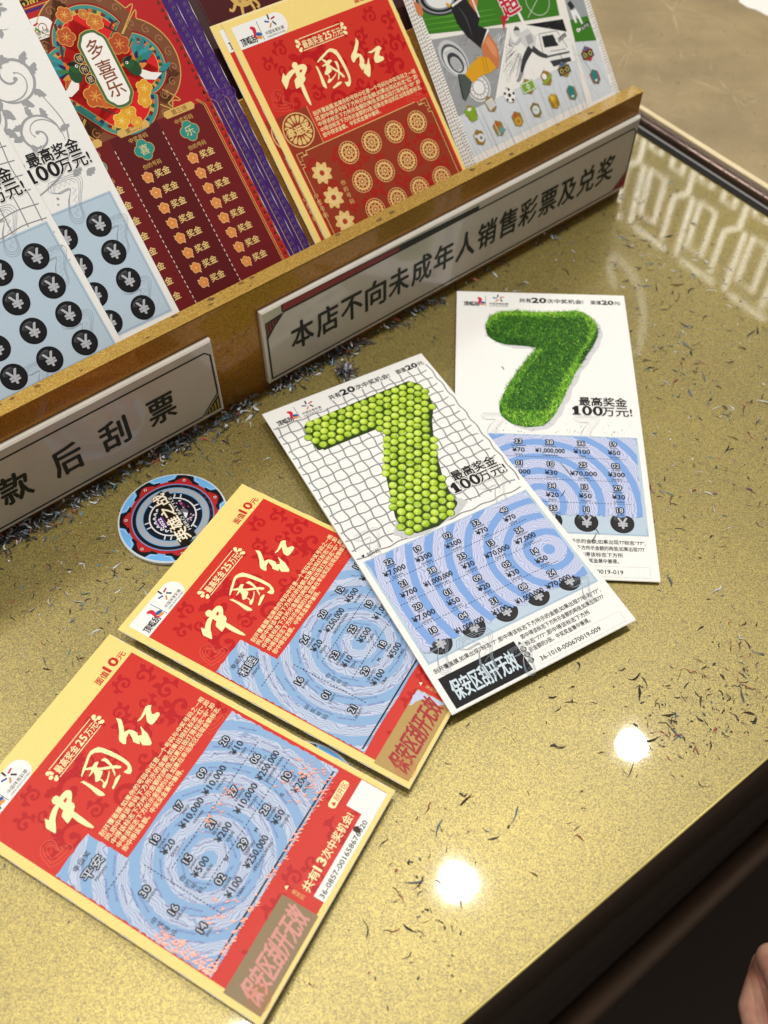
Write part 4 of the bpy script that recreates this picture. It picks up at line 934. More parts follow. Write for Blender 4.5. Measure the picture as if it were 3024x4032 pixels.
SG = ink('#a2a3a6')
def acanthus(T, spec, part='scroll_artwork'):
    r = random.Random(9)
    for i, (cx, cy, R_, a0, d) in enumerate(spec):
        z = .05 + i * .004
        swirl(T, part, SG, cx, cy, R_, a0, 1.25, R_ * .11, z, d)
        swirl(T, part, SG, cx, cy, R_ * 1.12, a0 - .3 * d, .55, R_ * .05, z + .0005, d)
        for k in range(7):
            a = a0 + d * (.1 + .75 * k); q = R_ * (1 - .1 * k) * .97
            leaf(T, part, SG, cx + q * cos(a), cy + q * sin(a), R_ * .52, R_ * .32, a + d * (1.1 if k % 2 else .35), z + .001 + .0003 * k)
for nm, m, lab in (('w2', (31.94, 207.68, -1.29, 1.021, 2.0), 'white ticket with grey scrollwork standing directly against the dark red festive ticket'), ('w1', (-8.0, 206.75, -.17, 1.042, 2.75), 'white ticket with grey net lines, frontmost at the left end of the rack')):
    T = Sheet('scratch_ticket', lab, 'lottery ticket', rack_map(*m), 51, 102, group='tickets standing in the rack')
    white_base(T, ()); white_head(T); white_prize(T)
    if nm == 'w2':
        acanthus(T, [(60, 34, 15, .4, 1), (82, 52, 13, 2.6, -1), (58, 66, 14, -1.0, 1), (80, 80, 11, .2, -1), (88, 24, 8, 1.5, 1), (74, 14, 7, 3.4, -1), (45, 50, 10, 2, 1), (44, 84, 9, 1, -1)])
        for pts in (((30, 90), (50, 74), (66, 62), (80, 40), (84, 20), (72, 8)), ((48, 108), (70, 104), (86, 96), (94, 80), (90, 62)), ((66, 110), (58, 112.6), (40, 110))): T.stroke('scroll_artwork', SG, pts, [.3, .9, .8, .3], .044)
        for u, v in ((86, 102), (90, 98), (92, 104), (64, 98), (62, 92)): leaf(T, 'scroll_artwork', SG, u, v, 6, 4, -1.0 + .3 * (u % 3), .075)
        T.disc('scroll_artwork', SG, 74, 109, .7, .06, 10); T.disc('scroll_artwork', SG, 72.8, 111.5, .5, .06, 10)
    else:
        for k in range(9):
            y = 78 + 7.0 * k; T.stroke('scroll_artwork', ink('#8f9094'), [(50, y + 2), (62, y - .4), (76, y + .6), (88, y - .8), (99.6, y)], .5, .05)
        for x in (58, 66, 74, 82, 90, 97): T.stroke('scroll_artwork', ink('#8f9094'), [(x, 60), (x + .8, 74), (x - .6, 88), (x + .6, 100), (x, 113.6)], .5, .055)
        acanthus(T, [(80, 30, 15, 1.0, 1), (84, 58, 12, 2.6, -1), (62, 45, 12, 0, 1)])
    for cx, cy, k in ((80, 111, 1.1), (93, 134, .9), (88, 166, 1.0), (60, 176, .8)): seven_outline(T, 'card', ink('#8d97a4'), cx, cy, k, .10)
    T.rect('scratch_panel', PB, 2.9, 114.2, 98.9, 178.0, .06); T.frame('scratch_panel', ink('#94adc4'), 3.8, 115.1, 98.0, 177.1, .35, .09)
    for j in range(4):
        for k in range(5): ball(T, 'coin_marks', 13.3 + 18.2 * k, 126.6 + 14.63 * j, .18)
    white_foot(T, '36-1018-000670021-0%d' % (11 if nm == 'w2' else 12)); T.done(subs={'coin_marks': 'scratch_panel'})

# dark red festive ticket (drawn in rack coordinates, up positive)
def rk(off): return lambda u, v, h: rack_pt(u, v, off + h)
MAR = ink('#6e1418'); MAR2 = ink('#8a1a1e'); GOL = ink('#d8b060'); TEAL = ink('#3d8f88'); BRN = ink('#7d4a2c'); BRI = ink('#d81c1c')
def slip(name, lab, x0, y0, x1, y1, off, mat, perf=('l', 'r'), group='tickets standing in the rack'):
    T = Sheet(name, lab, 'lottery ticket', rk(off), (x0 + x1) / 2, (y0 + y1) / 2, False, group)
    T.card(mat, EDG, x1 - x0, y1 - y0, perf=perf, x0=x0, y0=y0, th=.2); return T
D = slip('scratch_ticket', 'dark red festive ticket with white plaque and two birds, before the purple tickets', 99, -4, 202.4, 176.4, 1.4, ink('#b81c20'), ('r',))
def quatre(R_, k=1.0, cx=158.3, cy=140.5, n=10):
    """Outline of the slanted four-lobed frame round the plaque."""
    out = []
    for (dx, dy) in ((0, 13.2), (15.2, -2.0), (0, -13.2), (-15.2, 2.0)):
        a0 = atan2(dy, dx); lx, ly = cx + dx * 1.0, cy + dy * 1.0; rad = (18 if dx == 0 else 14.5) + R_
        for i in range(-n, n + 1):
            a = a0 + i / n * 1.28; out.append((lx + rad * cos(a), ly + rad * sin(a)))
    return out[::-1]
z = .05
D.poly('bird_artwork', BRN, quatre(8.5), .05); D.stroke('bird_artwork', GOL, quatre(8.6), .5, .07, closed=True)
r = random.Random(2)
for i, p in enumerate(quatre(5.2)): 
    if i % 3 == 0: swirl(D, 'bird_artwork', ink('#a8754a'), p[0], p[1], 2.6, i, 1.1, .5, .08 + i * .0003, 1 if i % 2 else -1)
D.poly('bird_artwork', ink('#8e181a'), quatre(2.2), .11); D.poly('bird_artwork', GOL, quatre(1.2), .125); D.poly('bird_artwork', TEAL, quatre(.9), .14)
Q1, Q2 = quatre(-.7), quatre(-2.6)
for i in range(len(Q1)):
    j = (i + 1) % len(Q1); D.poly('bird_artwork', ink(('#c9a24c', '#7a1c20', '#2f7f7a', '#20305e', '#d06a28', '#2a5a34')[i % 6]), [Q1[i], Q1[j], Q2[j], Q2[i]], .155)
D.poly('bird_artwork', GOL, quatre(-2.5), .165); D.poly('bird_artwork', BRI, quatre(-2.9), .18)
def flower(T, part, x, y, R_, h1, h2, z):
    for i in range(5):
        a = 2 * pi * i / 5 + x; T.disc(part, ink(h2), x + R_ * .55 * cos(a), y + R_ * .55 * sin(a), R_ * .50, z, 12); T.disc(part, ink(h1), x + R_ * .55 * cos(a), y + R_ * .55 * sin(a), R_ * .42, z + .012 + .0006 * i, 12)
    for i in range(7):
        a = 2 * pi * i / 7; T.stroke(part, ink(h2), [(x, y), (x + R_ * .5 * cos(a), y + R_ * .5 * sin(a))], R_ * .08, z + .02 + .0005 * i)
for (pts) in (((146, 168), (143.5, 158), (140, 150), (138, 146)), ((163, 166), (170, 158), (176, 152)), ((141, 132), (148, 124), (153, 120)), ((170, 158), (173, 160), (176, 160))): D.stroke('bird_artwork', ink('#5a2418'), pts, [1.2, 1.0, .6], .20)
for i, (x, y, R_, h1, h2) in enumerate(((152.5, 170.5, 4, '#c8682a', '#e8b458'), (148, 161, 4.6, '#b85224', '#e0a050'), (165, 163, 4.2, '#c87430', '#e8b458'), (161.5, 168, 2.6, '#c87430', '#e8b458'), (171, 150, 5.4, '#b24a22', '#d89048'), (147, 131.5, 5.8, '#c05c24', '#e4a44c'), (152, 128, 4.6, '#c86628', '#e4a44c'), (158.5, 119, 4, '#e0a028', '#f4d070'), (172, 127, 4.2, '#e0a028', '#f4d070'), (169, 121.5, 3.6, '#e0a028', '#f4d070'), (153, 116.6, 4.2, '#e6ac30', '#f6d878'), (160, 113.4, 3, '#e0a028', '#f4d070'), (139, 140, 3.4, '#b85224', '#e0a050'))): flower(D, 'bird_artwork', x, y, R_, h1, h2, .21 + i * .0009)
def bird(T, part, x, y, d):
    """A perched bird facing d, with fanned wing and tail."""
    z = .30
    for i, (h, L_, a) in enumerate((('#2d8f92', 15, 1.05), ('#2a7f86', 15, .75), ('#35989a', 14, .48), ('#2a7f86', 13, .25))): leaf(T, part, ink(h), x + d * 3, y - 2, L_ , 4.4, a if d > 0 else pi - a, z + i * .004)
    for i, (h, L_, a) in enumerate((('#241a4a', 9, .95), ('#d0702c', 8, 1.25), ('#3a7a3c', 8.5, .6), ('#241a4a', 8, .2), ('#d88a3a', 7, .0))): leaf(T, part, ink(h), x + d * 2, y - 3.5, L_, 3.4, a if d > 0 else pi - a, z + .02 + i * .004)
    leaf(T, part, ink('#2a8a90'), x + d * 13, y - 9, 8, 3.4, .25 if d > 0 else pi - .25, z + .045)
    T.poly(part, ink('#f2efe8'), [(x + d * 1, y - 5), (x + d * 4, y - 10), (x + d * 9, y - 12), (x + d * 14, y - 10), (x + d * 9, y - 8), (x + d * 5, y - 5)], z + .05)
    T.disc(part, ink('#1f4a26'), x + d * 1.6, y - 3.0, 3.4, z + .055, 16, 4.4, .3 * d); T.disc(part, ink('#26592c'), x, y, 3.0, z + .06, 16)
    T.disc(part, ink('#15130f'), x + d * .8, y + 1.6, 2.8, z + .065, 14, 1.0, .3 * d); T.disc(part, WHT, x - d * .6, y + .2, .75, z + .07, 10); T.disc(part, BLK, x - d * .7, y + .2, .4, z + .08, 8)
    T.poly(part, ink('#e08a2c'), [(x - d * 2.6, y + .8), (x - d * 5.4, y - .4), (x - d * 2.6, y - .8)], z + .075)
bird(D, 'bird_artwork', 170.5, 140.5, 1); bird(D, 'bird_artwork', 145.0, 147, -1)
def plaque(e):
    ax, ay = 158.6, 153.6; bx, by = 158.2, 129.0; out = []
    hw = 6.3 + e
    for i in range(13): a = pi * i / 12; out.append((ax + hw * cos(a) * (1.0), ay + (4.6 + e) * sin(a) + (1.0 if 4 <= i <= 8 else 0)))
    for i in range(13): a = pi + pi * i / 12; out.append((bx + hw * cos(a), by + (4.6 + e) * sin(a) - (1.0 if 4 <= i <= 8 else 0)))
    return out
D.poly('plaque', ink('#4d6b3c'), plaque(1.5), .42); D.stroke('plaque', GOL, plaque(1.5), .35, .43, closed=True); D.poly('plaque', ink('#f6f3ec'), plaque(0), .445)
for ch, y in zip('多喜乐', (148.0, 137.6, 128.4)): D.text('plaque', ink('#8a4a2a'), ch, 158.4, y, 9.6, .46, align='c', off=.012)
for ch, (x, y) in zip('得所愿', ((148.7, 149.8), (148.5, 144.6), (148.8, 139.4))): D.disc('plaque', GOL, x, y, 2.6, .45, 18); D.disc('plaque', ink('#1c2248'), x, y, 2.25, .462, 18); D.text('plaque', ink('#e8c878'), ch, x, y - 1.2, 3.1, .475, align='c')
tabp = [(122, 163.6), (140, 163.6)] + [(140 + 5.4 * sin(a * pi / 12), 168.6 + -5.0 * cos(a * pi / 12)) for a in range(1, 12)] + [(140, 173.6), (122, 173.6)]
D.poly('emblem', WHT, tabp, .06)
for i, h in enumerate(('#15151c', '#c02848', '#2a8a4a', '#e08a3a', '#2b55a5')):
    a = radians(100 - 72 * i); px, py = 135.5 + 2.2 * cos(a), 169.6 + 2.2 * sin(a); d_ = a - radians(16); D.stroke('emblem', ink(h), [(px - 1.3 * cos(d_), py - 1.3 * sin(d_)), (px + 1.3 * cos(d_), py + 1.3 * sin(d_))], .8, .09)
D.text('emblem', ink('#2c2a2c'), '中国体育彩票', 129.8, 165.6, 2.1, .09, x1=142.0); D.text('emblem', ink('#4a4644'), 'CHINA SPORTS LOTTERY', 129.8, 164.1, 1.15, .09, x1=142.0)
D.text('emblem', ink('#d8b868'), '面值20元', 180, 171.4, 4.0, .09, off=.02)
D.rect('play_panel', MAR, 101, 21, 197.6, 110.8, .12); D.rect('play_panel', ink('#5c1014'), 142.3, 21.4, 169.9, 110.4, .13)
for yy in (20.6, 21.6): D.stroke('play_panel', GOL, [(101, yy), (198, yy)], .35, .14)
for xx in (197.2, 198.2): D.stroke('play_panel', GOL, [(xx, 21), (xx, 109), (xx - 3, 113)], .32, .14, smooth=False)
for i in range(24):
    y = 24 + 3.9 * i; D.poly('play_panel', ink('#4a2c14'), [(199.6, y), (201.4, y + .2), (200.5, y + 2.2)], .10); D.stroke('play_panel', ink('#a07a3c'), [(199.4, y - .6), (201.6, y - .6), (201.6, y + 2.6)], .16, .105, smooth=False)
for i in range(17):
    y = 114 + 3.9 * i; D.poly('play_panel', ink('#5a2c18'), [(199.4, y), (201.4, y + .2), (200.4, y + 2.4)], .10)
for x in (142.3, 169.9): dashes(D, 'play_panel', ink('#f0e2cc'), x, 22, x, 108, .35, .145, 1.5, 1.3)
for i, (x, ch, lb) in enumerate(((129.6, '多', '第一场'), (156.6, '喜', '第二场'), (183.4, '乐', '第三场'))):
    D.poly('play_panel', GOL, [(x - 8, 109.3), (x + 8, 109.3), (x + 9.2, 111.2), (x + 8, 113.1), (x - 8, 113.1), (x - 9.2, 111.2)], .16); D.text('play_panel', ink('#6a1a14'), lb, x - 4.4, 110.1, 2.9, .18, x1=x + 4.4)
    D.text('play_panel', GOL, '中奖号码', x - 5.2, 105.4, 2.7, .16, x1=x + 5.2)
    for a in range(4): D.disc('play_panel', GOL, x + 2.5 * cos(a * pi / 2), 100.2 + 2.5 * sin(a * pi / 2), 3.0, .16, 16); 
    for a in range(4): D.disc('play_panel', ink('#2f8f84'), x + 2.5 * cos(a * pi / 2), 100.2 + 2.5 * sin(a * pi / 2), 2.7, .175 + .001 * a, 16)
    D.text('play_panel', ink('#e8d494'), ch, x, 98.2, 5.4, .2, align='c'); D.text('play_panel', GOL, '你的号码', x - 5.2, 91.4, 2.7, .16, x1=x + 5.2)
    for k in range(8):
        y = 87.4 - 8.25 * k
        if y < 24: break
        fx = x - 5.3
        D.stroke('play_panel', ink('#f0c486'), [(fx - 2.6, y + 2.2), (fx, y), (fx + 1.6, y - 3.2)], .55, .16)
        for a in range(5): t = 2 * pi * a / 5 + .3; D.disc('play_panel', ink('#f0c486'), fx + 1.5 * cos(t), y + 1.5 * sin(t), 1.45, .165 + .0006 * a, 10)
        for a in range(5): t = 2 * pi * a / 5 + .3; D.disc('play_panel', ink('#e08e48'), fx + 1.5 * cos(t), y + 1.5 * sin(t), 1.15, .172 + .0006 * a, 10)
        D.disc('play_panel', ink('#f4cf94'), fx, y, .4, .182, 8); D.text('play_panel', ink('#eccd84'), '奖金', x - 1.0, y - 1.7, 4.3, .16, x1=x + 7.2, off=.02)
D.text('play_panel', ink('#2c0c0c'), '刮开覆盖膜,如果出现相同标志,即中得该金额,奖金兼中兼得', 130, 17.2, 2.6, .14, x1=198)
D.done(subs={'plaque': 'bird_artwork'})
for i, (x1, y1, off, lab) in enumerate(((216.6, 178.2, .0, 'purple patterned ticket sticking out farthest behind the dark red festive ticket'), (209.6, 177.9, .65, 'purple patterned ticket just behind the dark red festive ticket'))):
    T = slip('scratch_ticket', lab, x1 - 104, -6, x1, y1, off, ink('#3f1a6a'), ('r', 'l'))
    for k in range(44):
        y = 20 + 3.6 * k; T.poly('border_print', ink('#5f4c6a'), [(x1 - 3.8, y), (x1 - 2.0, y + .2), (x1 - 2.9, y + 2.0)], .05); T.stroke('border_print', ink('#7d6a70'), [(x1 - 4.2, y - .5), (x1 - 1.7, y - .5), (x1 - 1.7, y + 2.3)], .16, .055, smooth=False)
    for q in (8.5, 5.5, 3): T.stroke('border_print', ink('#5a3680'), [(p[0] + x1 - 202, p[1] + 1) for p in quatre(q)], .3, .05, closed=True)
    for k in range(3): swirl(T, 'border_print', ink('#6a3f90'), x1 - 8 + 3 * k, 114 - 2 * k, 3.6, k, 1.6, .4, .06 + .002 * k, 1 if k % 2 else -1)
    T.stroke('border_print', ink('#c8a860'), [(x1 - 4.6, 20), (x1 - 4.6, 108), (x1 - 8, 112)], .3, .06, smooth=False); T.done()
T = slip('scratch_ticket', 'red topped ticket showing only a thin strip behind the purple tickets', 92, 60, 196, 180.4, -.7, ink('#a81a22'), ('t',)); T.frame('border_print', GOL, 93.5, 62, 194.5, 179.2, .35, .05); T.done()
T = slip('scratch_ticket', 'black and gold ornate ticket at the upper left edge behind the purple tickets', 96, 60, 190, 214, -1.4, ink('#2a1408'), ('t',))
r = random.Random(8)
for k in range(46): 
    x, y = r.uniform(100, 186), r.uniform(178, 211); swirl(T, 'border_print', ink('#d8b248'), x, y, r.uniform(2, 4), r.uniform(0, 6), 1.2, .9, .05 + k * .001, r.choice((-1, 1)))
T.done()
# deep red ticket with a golden beast, one tier up
T = slip('scratch_ticket', 'deep maroon ticket with a small golden beast, standing behind the red pair', 226, 62, 338, 230, -8.4, ink('#4c1014'), ())
bx, by = 250, 151
k_ = 'beast_artwork'
T.stroke(k_, GOL, [(bx - 7, by + 8), (bx - 4, by + 2), (bx, by), (bx + 4, by + 1), (bx + 6, by + 6)], [2.4, 4.5, 5, 4, 2], .05)
for p in (((bx - 4, by + 2), (bx - 8, by - 2), (bx - 10, by - 1)), ((bx - 2, by), (bx - 4, by - 6), (bx - 6, by - 7)), ((bx + 3, by), (bx + 4, by - 5), (bx + 2, by - 6.5)), ((bx + 5, by + 1), (bx + 7.5, by - 3.4), (bx + 6, by - 5))): T.stroke(k_, GOL, p, [2, 1.4, 1.6], .055)
for i in range(4): swirl(T, k_, ink('#6a3a18'), bx - 2 + 2.2 * i, by + 1 + (i % 2), 1.2, i, 1.1, .35, .07 + .001 * i)
T.done()

# comic football tickets: a fanned stack, the front one carries the picture
def quadcard(lab, off, BL, BR, TR, TL, front):
    T = Sheet('scratch_ticket', lab, 'lottery ticket', rk(off), 400, 60, False, 'football tickets stacked at the right end of the rack')
    P = []
    nx, ny = 40, 40
    for j in range(ny + 1):
        for i in range(nx + 1):
            a, b = i / nx, j / ny; x = (BL[0] * (1 - a) + BR[0] * a) * (1 - b) + (TL[0] * (1 - a) + TR[0] * a) * b; y = (BL[1] * (1 - a) + BR[1] * a) * (1 - b) + (TL[1] * (1 - a) + TR[1] * a) * b
            P.append((x, y))
    F = [(j * (nx + 1) + i, j * (nx + 1) + i + 1, (j + 1) * (nx + 1) + i + 1, (j + 1) * (nx + 1) + i) for j in range(ny) for i in range(nx)]
    T.faces('card', ink('#eeeae2'), P, F, 0)
    idx = list(range(nx + 1)) + [j * (nx + 1) + nx for j in range(1, ny + 1)] + [ny * (nx + 1) + i for i in range(nx - 1, -1, -1)] + [j * (nx + 1) for j in range(ny - 1, 0, -1)]
    Q = [P[k] for k in idx]; n = len(Q); T.faces('card', EDG, Q + Q, [(k, (k + 1) % n, n + (k + 1) % n, n + k) for k in range(n)], [0] * n + [-.2] * n)
    return T
for i in range(3):
    T = quadcard(('hindmost', 'middle', 'second')[i] + ' football comic ticket of the fanned stack, only its striped left edge showing', .1 + .45 * i, (327.5 + 1.6 * i, -6), (450, -6), (452, 128), (339.5 + 1.1 * i, 128), False)
    for k in range(60): y = -4 + 2.2 * k; x = 327.7 + 1.6 * i + (y + 6) / 134 * (12 - .5 * i); T.stroke('edge_print', ink('#8a7a80'), [(x + .2, y), (x + 2.0, y + .7)], .5, .04)
    T.done()
T = quadcard('front football comic ticket with a running player in black shorts and yellow sock', 1.5, (332.5, -6), (459.5, -6), (471, 128), (343.5, 128), True)
pg = 'comic_artwork'; lg = ink('#d3d9de'); dk = ink('#2c2c30'); gr = ink('#8d9094'); grn = ink('#3c7a1e'); grn2 = ink('#58982c')
def edge_x(y, s_): return (332.5 + 11 * (y + 6) / 134) if s_ == 0 else (459.5 + 11.5 * (y + 6) / 134)
r = random.Random(14)
for k in range(80):   # speed strokes down both margins
    y = -4 + 1.65 * k
    T.stroke(pg, ink('#55555a'), [(edge_x(y, 0) + .6, y), (edge_x(y, 0) + r.uniform(3, 6.5), y + r.uniform(.2, .9))], [.5, .1], .04)
    T.stroke(pg, ink('#77777c'), [(edge_x(y, 1) - .6, y), (edge_x(y, 1) - r.uniform(3, 6), y - r.uniform(.2, .8))], [.5, .1], .04)
T.poly(pg, lg, [(338.5, 26), (434, 26), (441, 60), (370, 60), (341, 52)], .045)
T.poly(pg, lg, [(438, 24), (456.5, 24), (460.5, 60), (443, 62)], .045)
for k in range(120):  # rays of the playing area
    x = r.uniform(336, 436); t = (x - 385) * .12; y0 = r.uniform(4, 30)
    T.stroke(pg, r.choice((gr, ink('#b4b8bc'), ink('#f6f4f0'), ink('#6a6c70'))), [(x, y0), (x + t * .25 , y0 + r.uniform(12, 30))], [.1, r.uniform(.35, .95), .1], .055 + k * .0003)
for k in range(26):
    x = r.uniform(440, 457); y0 = r.uniform(22, 40); T.stroke(pg, r.choice((gr, ink('#f6f4f0'))), [(x, y0), (x - 4, y0 + r.uniform(10, 22))], [.1, .5, .1], .055 + k * .0003)
# upper green panel with ring
T.poly(pg, grn, [(344.5, 98.3), (368, 92.8), (439.7, 79), (444, 96), (446, 118), (345.5, 118)], .10)
for k in range(3): T.stroke(pg, grn2, [(345, 100.5 + 3 * k), (370, 95.6 + 3 * k), (395, 91 + 3 * k)], [.3, 1.0, .3], .105)
for q, m in ((13, dk), (11.6, gr), (10.4, ink('#1a1a1c')), (8.6, gr), (7.4, ink('#e4e4e2'))): T.disc(pg, m, 361, 114, q * 1.25, .11 + (13 - q) * .004, 30, q * .75, -.2)
T.ring(pg, ink('#b9c8b0'), 428, 92, 8.6, 9.1, .11, 30); T.stroke(pg, ink('#b9c8b0'), [(416, 85), (440, 100)], .5, .112); T.stroke(pg, ink('#f2f0ea'), [(411.5, 80), (411, 88), (409, 104)], 2.0, .114)
# panel A: swirling machine and rays
T.poly(pg, ink('#9a9c9e'), [(344.3, 95), (366, 91), (384.4, 88.6), (399.0, 84.5), (369.6, 50.6), (340.1, 50.4)], .12)
for k in range(60):
    a = r.uniform(0, 6.28); q0, q1 = r.uniform(8, 14), r.uniform(15, 24); x0, y0 = 358 + q0 * cos(a), 78 + q0 * sin(a); x1, y1 = 358 + q1 * cos(a), 78 + q1 * sin(a)
    T.stroke(pg, r.choice((ink('#3a3b3e'), ink('#e8e8e4'), ink('#6c6e72'))), [(x0, max(51.5, min(90, y0))), (max(344, min(372, x1)), max(51.5, min(90, y1)))], [.1, .7, .1], .125 + k * .0004)
for i in range(34):
    x0 = 376 + r.uniform(0, 8); T.stroke(pg, r.choice((dk, ink('#f0f0ee'))), [(x0, 68 + r.uniform(-12, 14)), (392 + r.uniform(-2, 5), 80 + r.uniform(-2, 4))], [.1, .6, .1], .126 + i * .0004)
for i, (q, h) in enumerate(((9.5, '#c4c6c8'), (8.2, '#54565a'), (7.4, '#d6d8d8'), (5.2, '#404246'), (3.8, '#c0c2c4'))): T.disc(pg, ink(h), 353.5, 80.5 - i * .8, q * .9, .16 + i * .008, 26, q * 1.25, .35)
for k in range(9): T.stroke(pg, ink('#2a2b2e'), [(349 + 1.1 * k, 86), (350.6 + 1.1 * k, 74)], [.2, .5, .2], .205 + .001 * k)
for i, (q, h) in enumerate(((8.4, '#dcdcda'), (7.4, '#6a6c70'), (6.8, '#e6e6e4'), (4.6, '#8a8c90'), (4.0, '#ececea'))): T.disc(pg, ink(h), 361.7, 60.3, q, .21 + i * .006, 28)
for k in range(14): a = 6.28 * k / 14; T.stroke(pg, gr, [(361.7 + 4 * cos(a), 60.3 + 4 * sin(a)), (361.7 + 6.6 * cos(a), 60.3 + 6.6 * sin(a))], .3, .245 + .0004 * k)
# panel B: goalkeeper diving before a truck
T.poly(pg, ink('#efede8'), [(401.1, 84.2), (441, 76.2), (438.3, 51), (371.4, 50.4)], .13)
T.poly(pg, ink('#19191b'), [(412, 82), (441, 76.2), (440.2, 68.5)], .135)
for k in range(70):
    a = r.uniform(2.6, 4.3); q0, q1 = r.uniform(5, 10), r.uniform(14, 30); cx, cy = 404, 72; x1, y1 = cx + q1 * cos(a), cy + q1 * sin(a)
    if y1 < 51.5: continue
    lx = 371.4 + (y1 - 50.4) * .88
    T.stroke(pg, r.choice((dk, dk, ink('#f6f5f2'))), [(cx + q0 * cos(a), cy + q0 * sin(a)), (max(lx + 1, x1), y1)], [.2, .8, .15], .137 + k * .0004)
T.poly(pg, ink('#e9e8e4'), [(419, 74), (433, 71.5), (436, 60), (434, 53), (420, 55), (416, 62)], .16); T.poly(pg, ink('#26272a'), [(420.4, 72), (429, 70.4), (430, 63), (419, 65.4)], .165); T.stroke(pg, ink('#55575b'), [(418, 60), (436, 57)], 1.2, .166); T.poly(pg, ink('#3a3b3f'), [(419, 57), (435, 54.2), (435, 51.6), (420, 53)], .167)
T.disc(pg, ink('#c9cacb'), 404, 80.2, 2.5, .18, 14, 2.9); T.poly(pg, ink('#4a4b4f'), [(401.8, 81.5), (404.5, 83.6), (406.6, 82), (406.4, 80.4)], .185)
T.poly(pg, ink('#d2d2d0'), [(406, 79), (412.5, 79.5), (416, 73), (412, 67), (406, 69), (403.6, 74)], .183); T.stroke(pg, ink('#bcbdbe'), [(405, 76), (400, 74), (396.5, 76)], [2.4, 1.8, 1.2], .186); T.poly(pg, ink('#a9aaab'), [(408.5, 76), (413.5, 76), (413, 71), (408, 70.6)], .187)
T.stroke(pg, ink('#35363a'), [(409, 68.5), (403, 65), (399.4, 62), (394.5, 57)], [4.4, 3.8, 2.8, 2.0], .188); T.stroke(pg, ink('#3f4044'), [(410, 68), (414, 63), (418.5, 60)], [4.0, 3.2, 2.2], .189); T.stroke(pg, ink('#8a8c90'), [(395.5, 58), (392, 55), (389.4, 54.4)], [2.2, 2.4, 1.0], .19)
for k in range(70):
    x, y = r.uniform(374, 438), r.uniform(51.5, 78)
    if x < 373 + (y - 50) * .9: continue
    a = atan2(y - 72, x - 404); l = r.uniform(2, 6); T.stroke(pg, r.choice((dk, ink('#77797c'), ink('#f6f5f2'))), [(x, y), (x + l * cos(a), max(51.2, y + l * sin(a)))], [.08, .35, .08], .1565 + k * .00004)
for x0, y0, x1, y1 in ((419, 74, 433, 71.5), (433, 71.5, 436, 60), (419, 74, 416, 62), (422, 62, 434, 59.6), (424, 72, 425, 64), (428, 59, 429, 53)): T.stroke(pg, dk, [(x0, y0), (x1, y1)], .35, .172)
for k in range(40):
    x, y = r.uniform(342, 372), r.uniform(52, 90); T.stroke(pg, r.choice((ink('#3a3b3e'), ink('#e4e4e0'))), [(x, y), (min(380, x + r.uniform(1, 5)), y + r.uniform(-2, 2))], [.08, .4, .08], .15 + k * .0001)
T.stroke(pg, ink('#f4f2ec'), [(370.4, 50.2), (399.8, 85)], 1.5, .2)
# panel C: small green pitch
T.poly(pg, grn, [(446.0, 74), (460.8, 72), (460, 56.5), (443.4, 61)], .13); T.poly(pg, ink('#9aa0a2'), [(448.5, 88), (463, 85), (461.2, 72), (446.2, 74.2)], .128)
T.stroke(pg, ink('#2a2b2f'), [(450.5, 84), (451.6, 79.5)], [3.4, 4.2], .14); T.stroke(pg, ink('#ececea'), [(451, 78.6), (450, 74.4), (450, 71)], [4, 2.2, 1.4], .142); T.stroke(pg, ink('#ececea'), [(452.2, 78.6), (453.6, 73.4), (454.2, 69)], [3, 2, 1.2], .143); T.disc(pg, WHT, 449, 66.6, 1.2, .145, 12); T.disc(pg, dk, 449, 66.6, .5, .15, 8)
# the running player
ski = ink('#c9784a'); ski2 = ink('#de9264')
T.stroke(pg, ski, [(386, 112), (383, 106), (379, 100)], [7, 6, 5], .255)
T.poly(pg, ink('#1f1e20'), [(366, 108), (378, 109), (382.5, 96), (379, 92), (384.6, 87.8), (374.5, 79.8), (368.4, 89), (365.6, 98)], .27)
T.stroke(pg, ink('#4a484c'), [(371, 106), (373, 98), (372, 88)], [.3, .9, .3], .275); T.stroke(pg, ink('#f2f0ec'), [(384.9, 88), (375.4, 80)], 1.3, .28); T.stroke(pg, ink('#f2f0ec'), [(382.6, 107), (382.2, 96)], .9, .281)
T.poly(pg, ski, [(375.4, 80.8), (383.6, 86.4), (386, 78), (384.6, 71), (380.4, 65.4), (376.4, 67.6), (373.4, 74.4)], .285); T.poly(pg, ski2, [(379, 82), (382.6, 84.4), (384.6, 77), (383, 71), (380.4, 74)], .29)
T.poly(pg, ink('#dba020'), [(371, 76.2), (376.6, 73.4), (379.4, 66.4), (375, 65.2), (366, 65.6), (359.6, 63.8), (356.2, 69.8), (361.5, 73.4)], .295); T.stroke(pg, ink('#b27a14'), [(374.5, 74.4), (372.6, 66.2)], .5, .3); T.stroke(pg, ink('#b27a14'), [(372.6, 75.4), (370.6, 66.6)], .4, .302)
T.poly(pg, ink('#4c5650'), [(356, 70.4), (351.6, 72), (349.6, 66), (347.6, 58.6), (349, 56.4), (354.6, 60), (358.8, 64.6)], .305); T.stroke(pg, ink('#2b302d'), [(351.4, 71), (348.4, 58)], .7, .31)
T.poly(pg, ski, [(343.5, 118), (347.5, 114), (346.6, 109.6), (344.6, 108.2), (344.2, 110), (343, 109), (342.6, 112)], .26); T.stroke(pg, ink('#dba020'), [(364, 110), (366, 107.6)], 1.6, .262); T.stroke(pg, ink('#e8e6e2'), [(367, 107.4), (377, 109.4)], 1.2, .282)
for o_, m, z_ in ((.075, ink('#f6f4f0'), .27), (.03, ink('#c01a34'), .3)): T.text('title', m, '超', 400.2, 90.0, 14.5, z_, off=o_, ang=radians(9), slant=.1)
T.poly('title', ink('#c01a34'), [(397.4, 92), (395, 83.4), (399.8, 89), (403, 90.4)], .298)
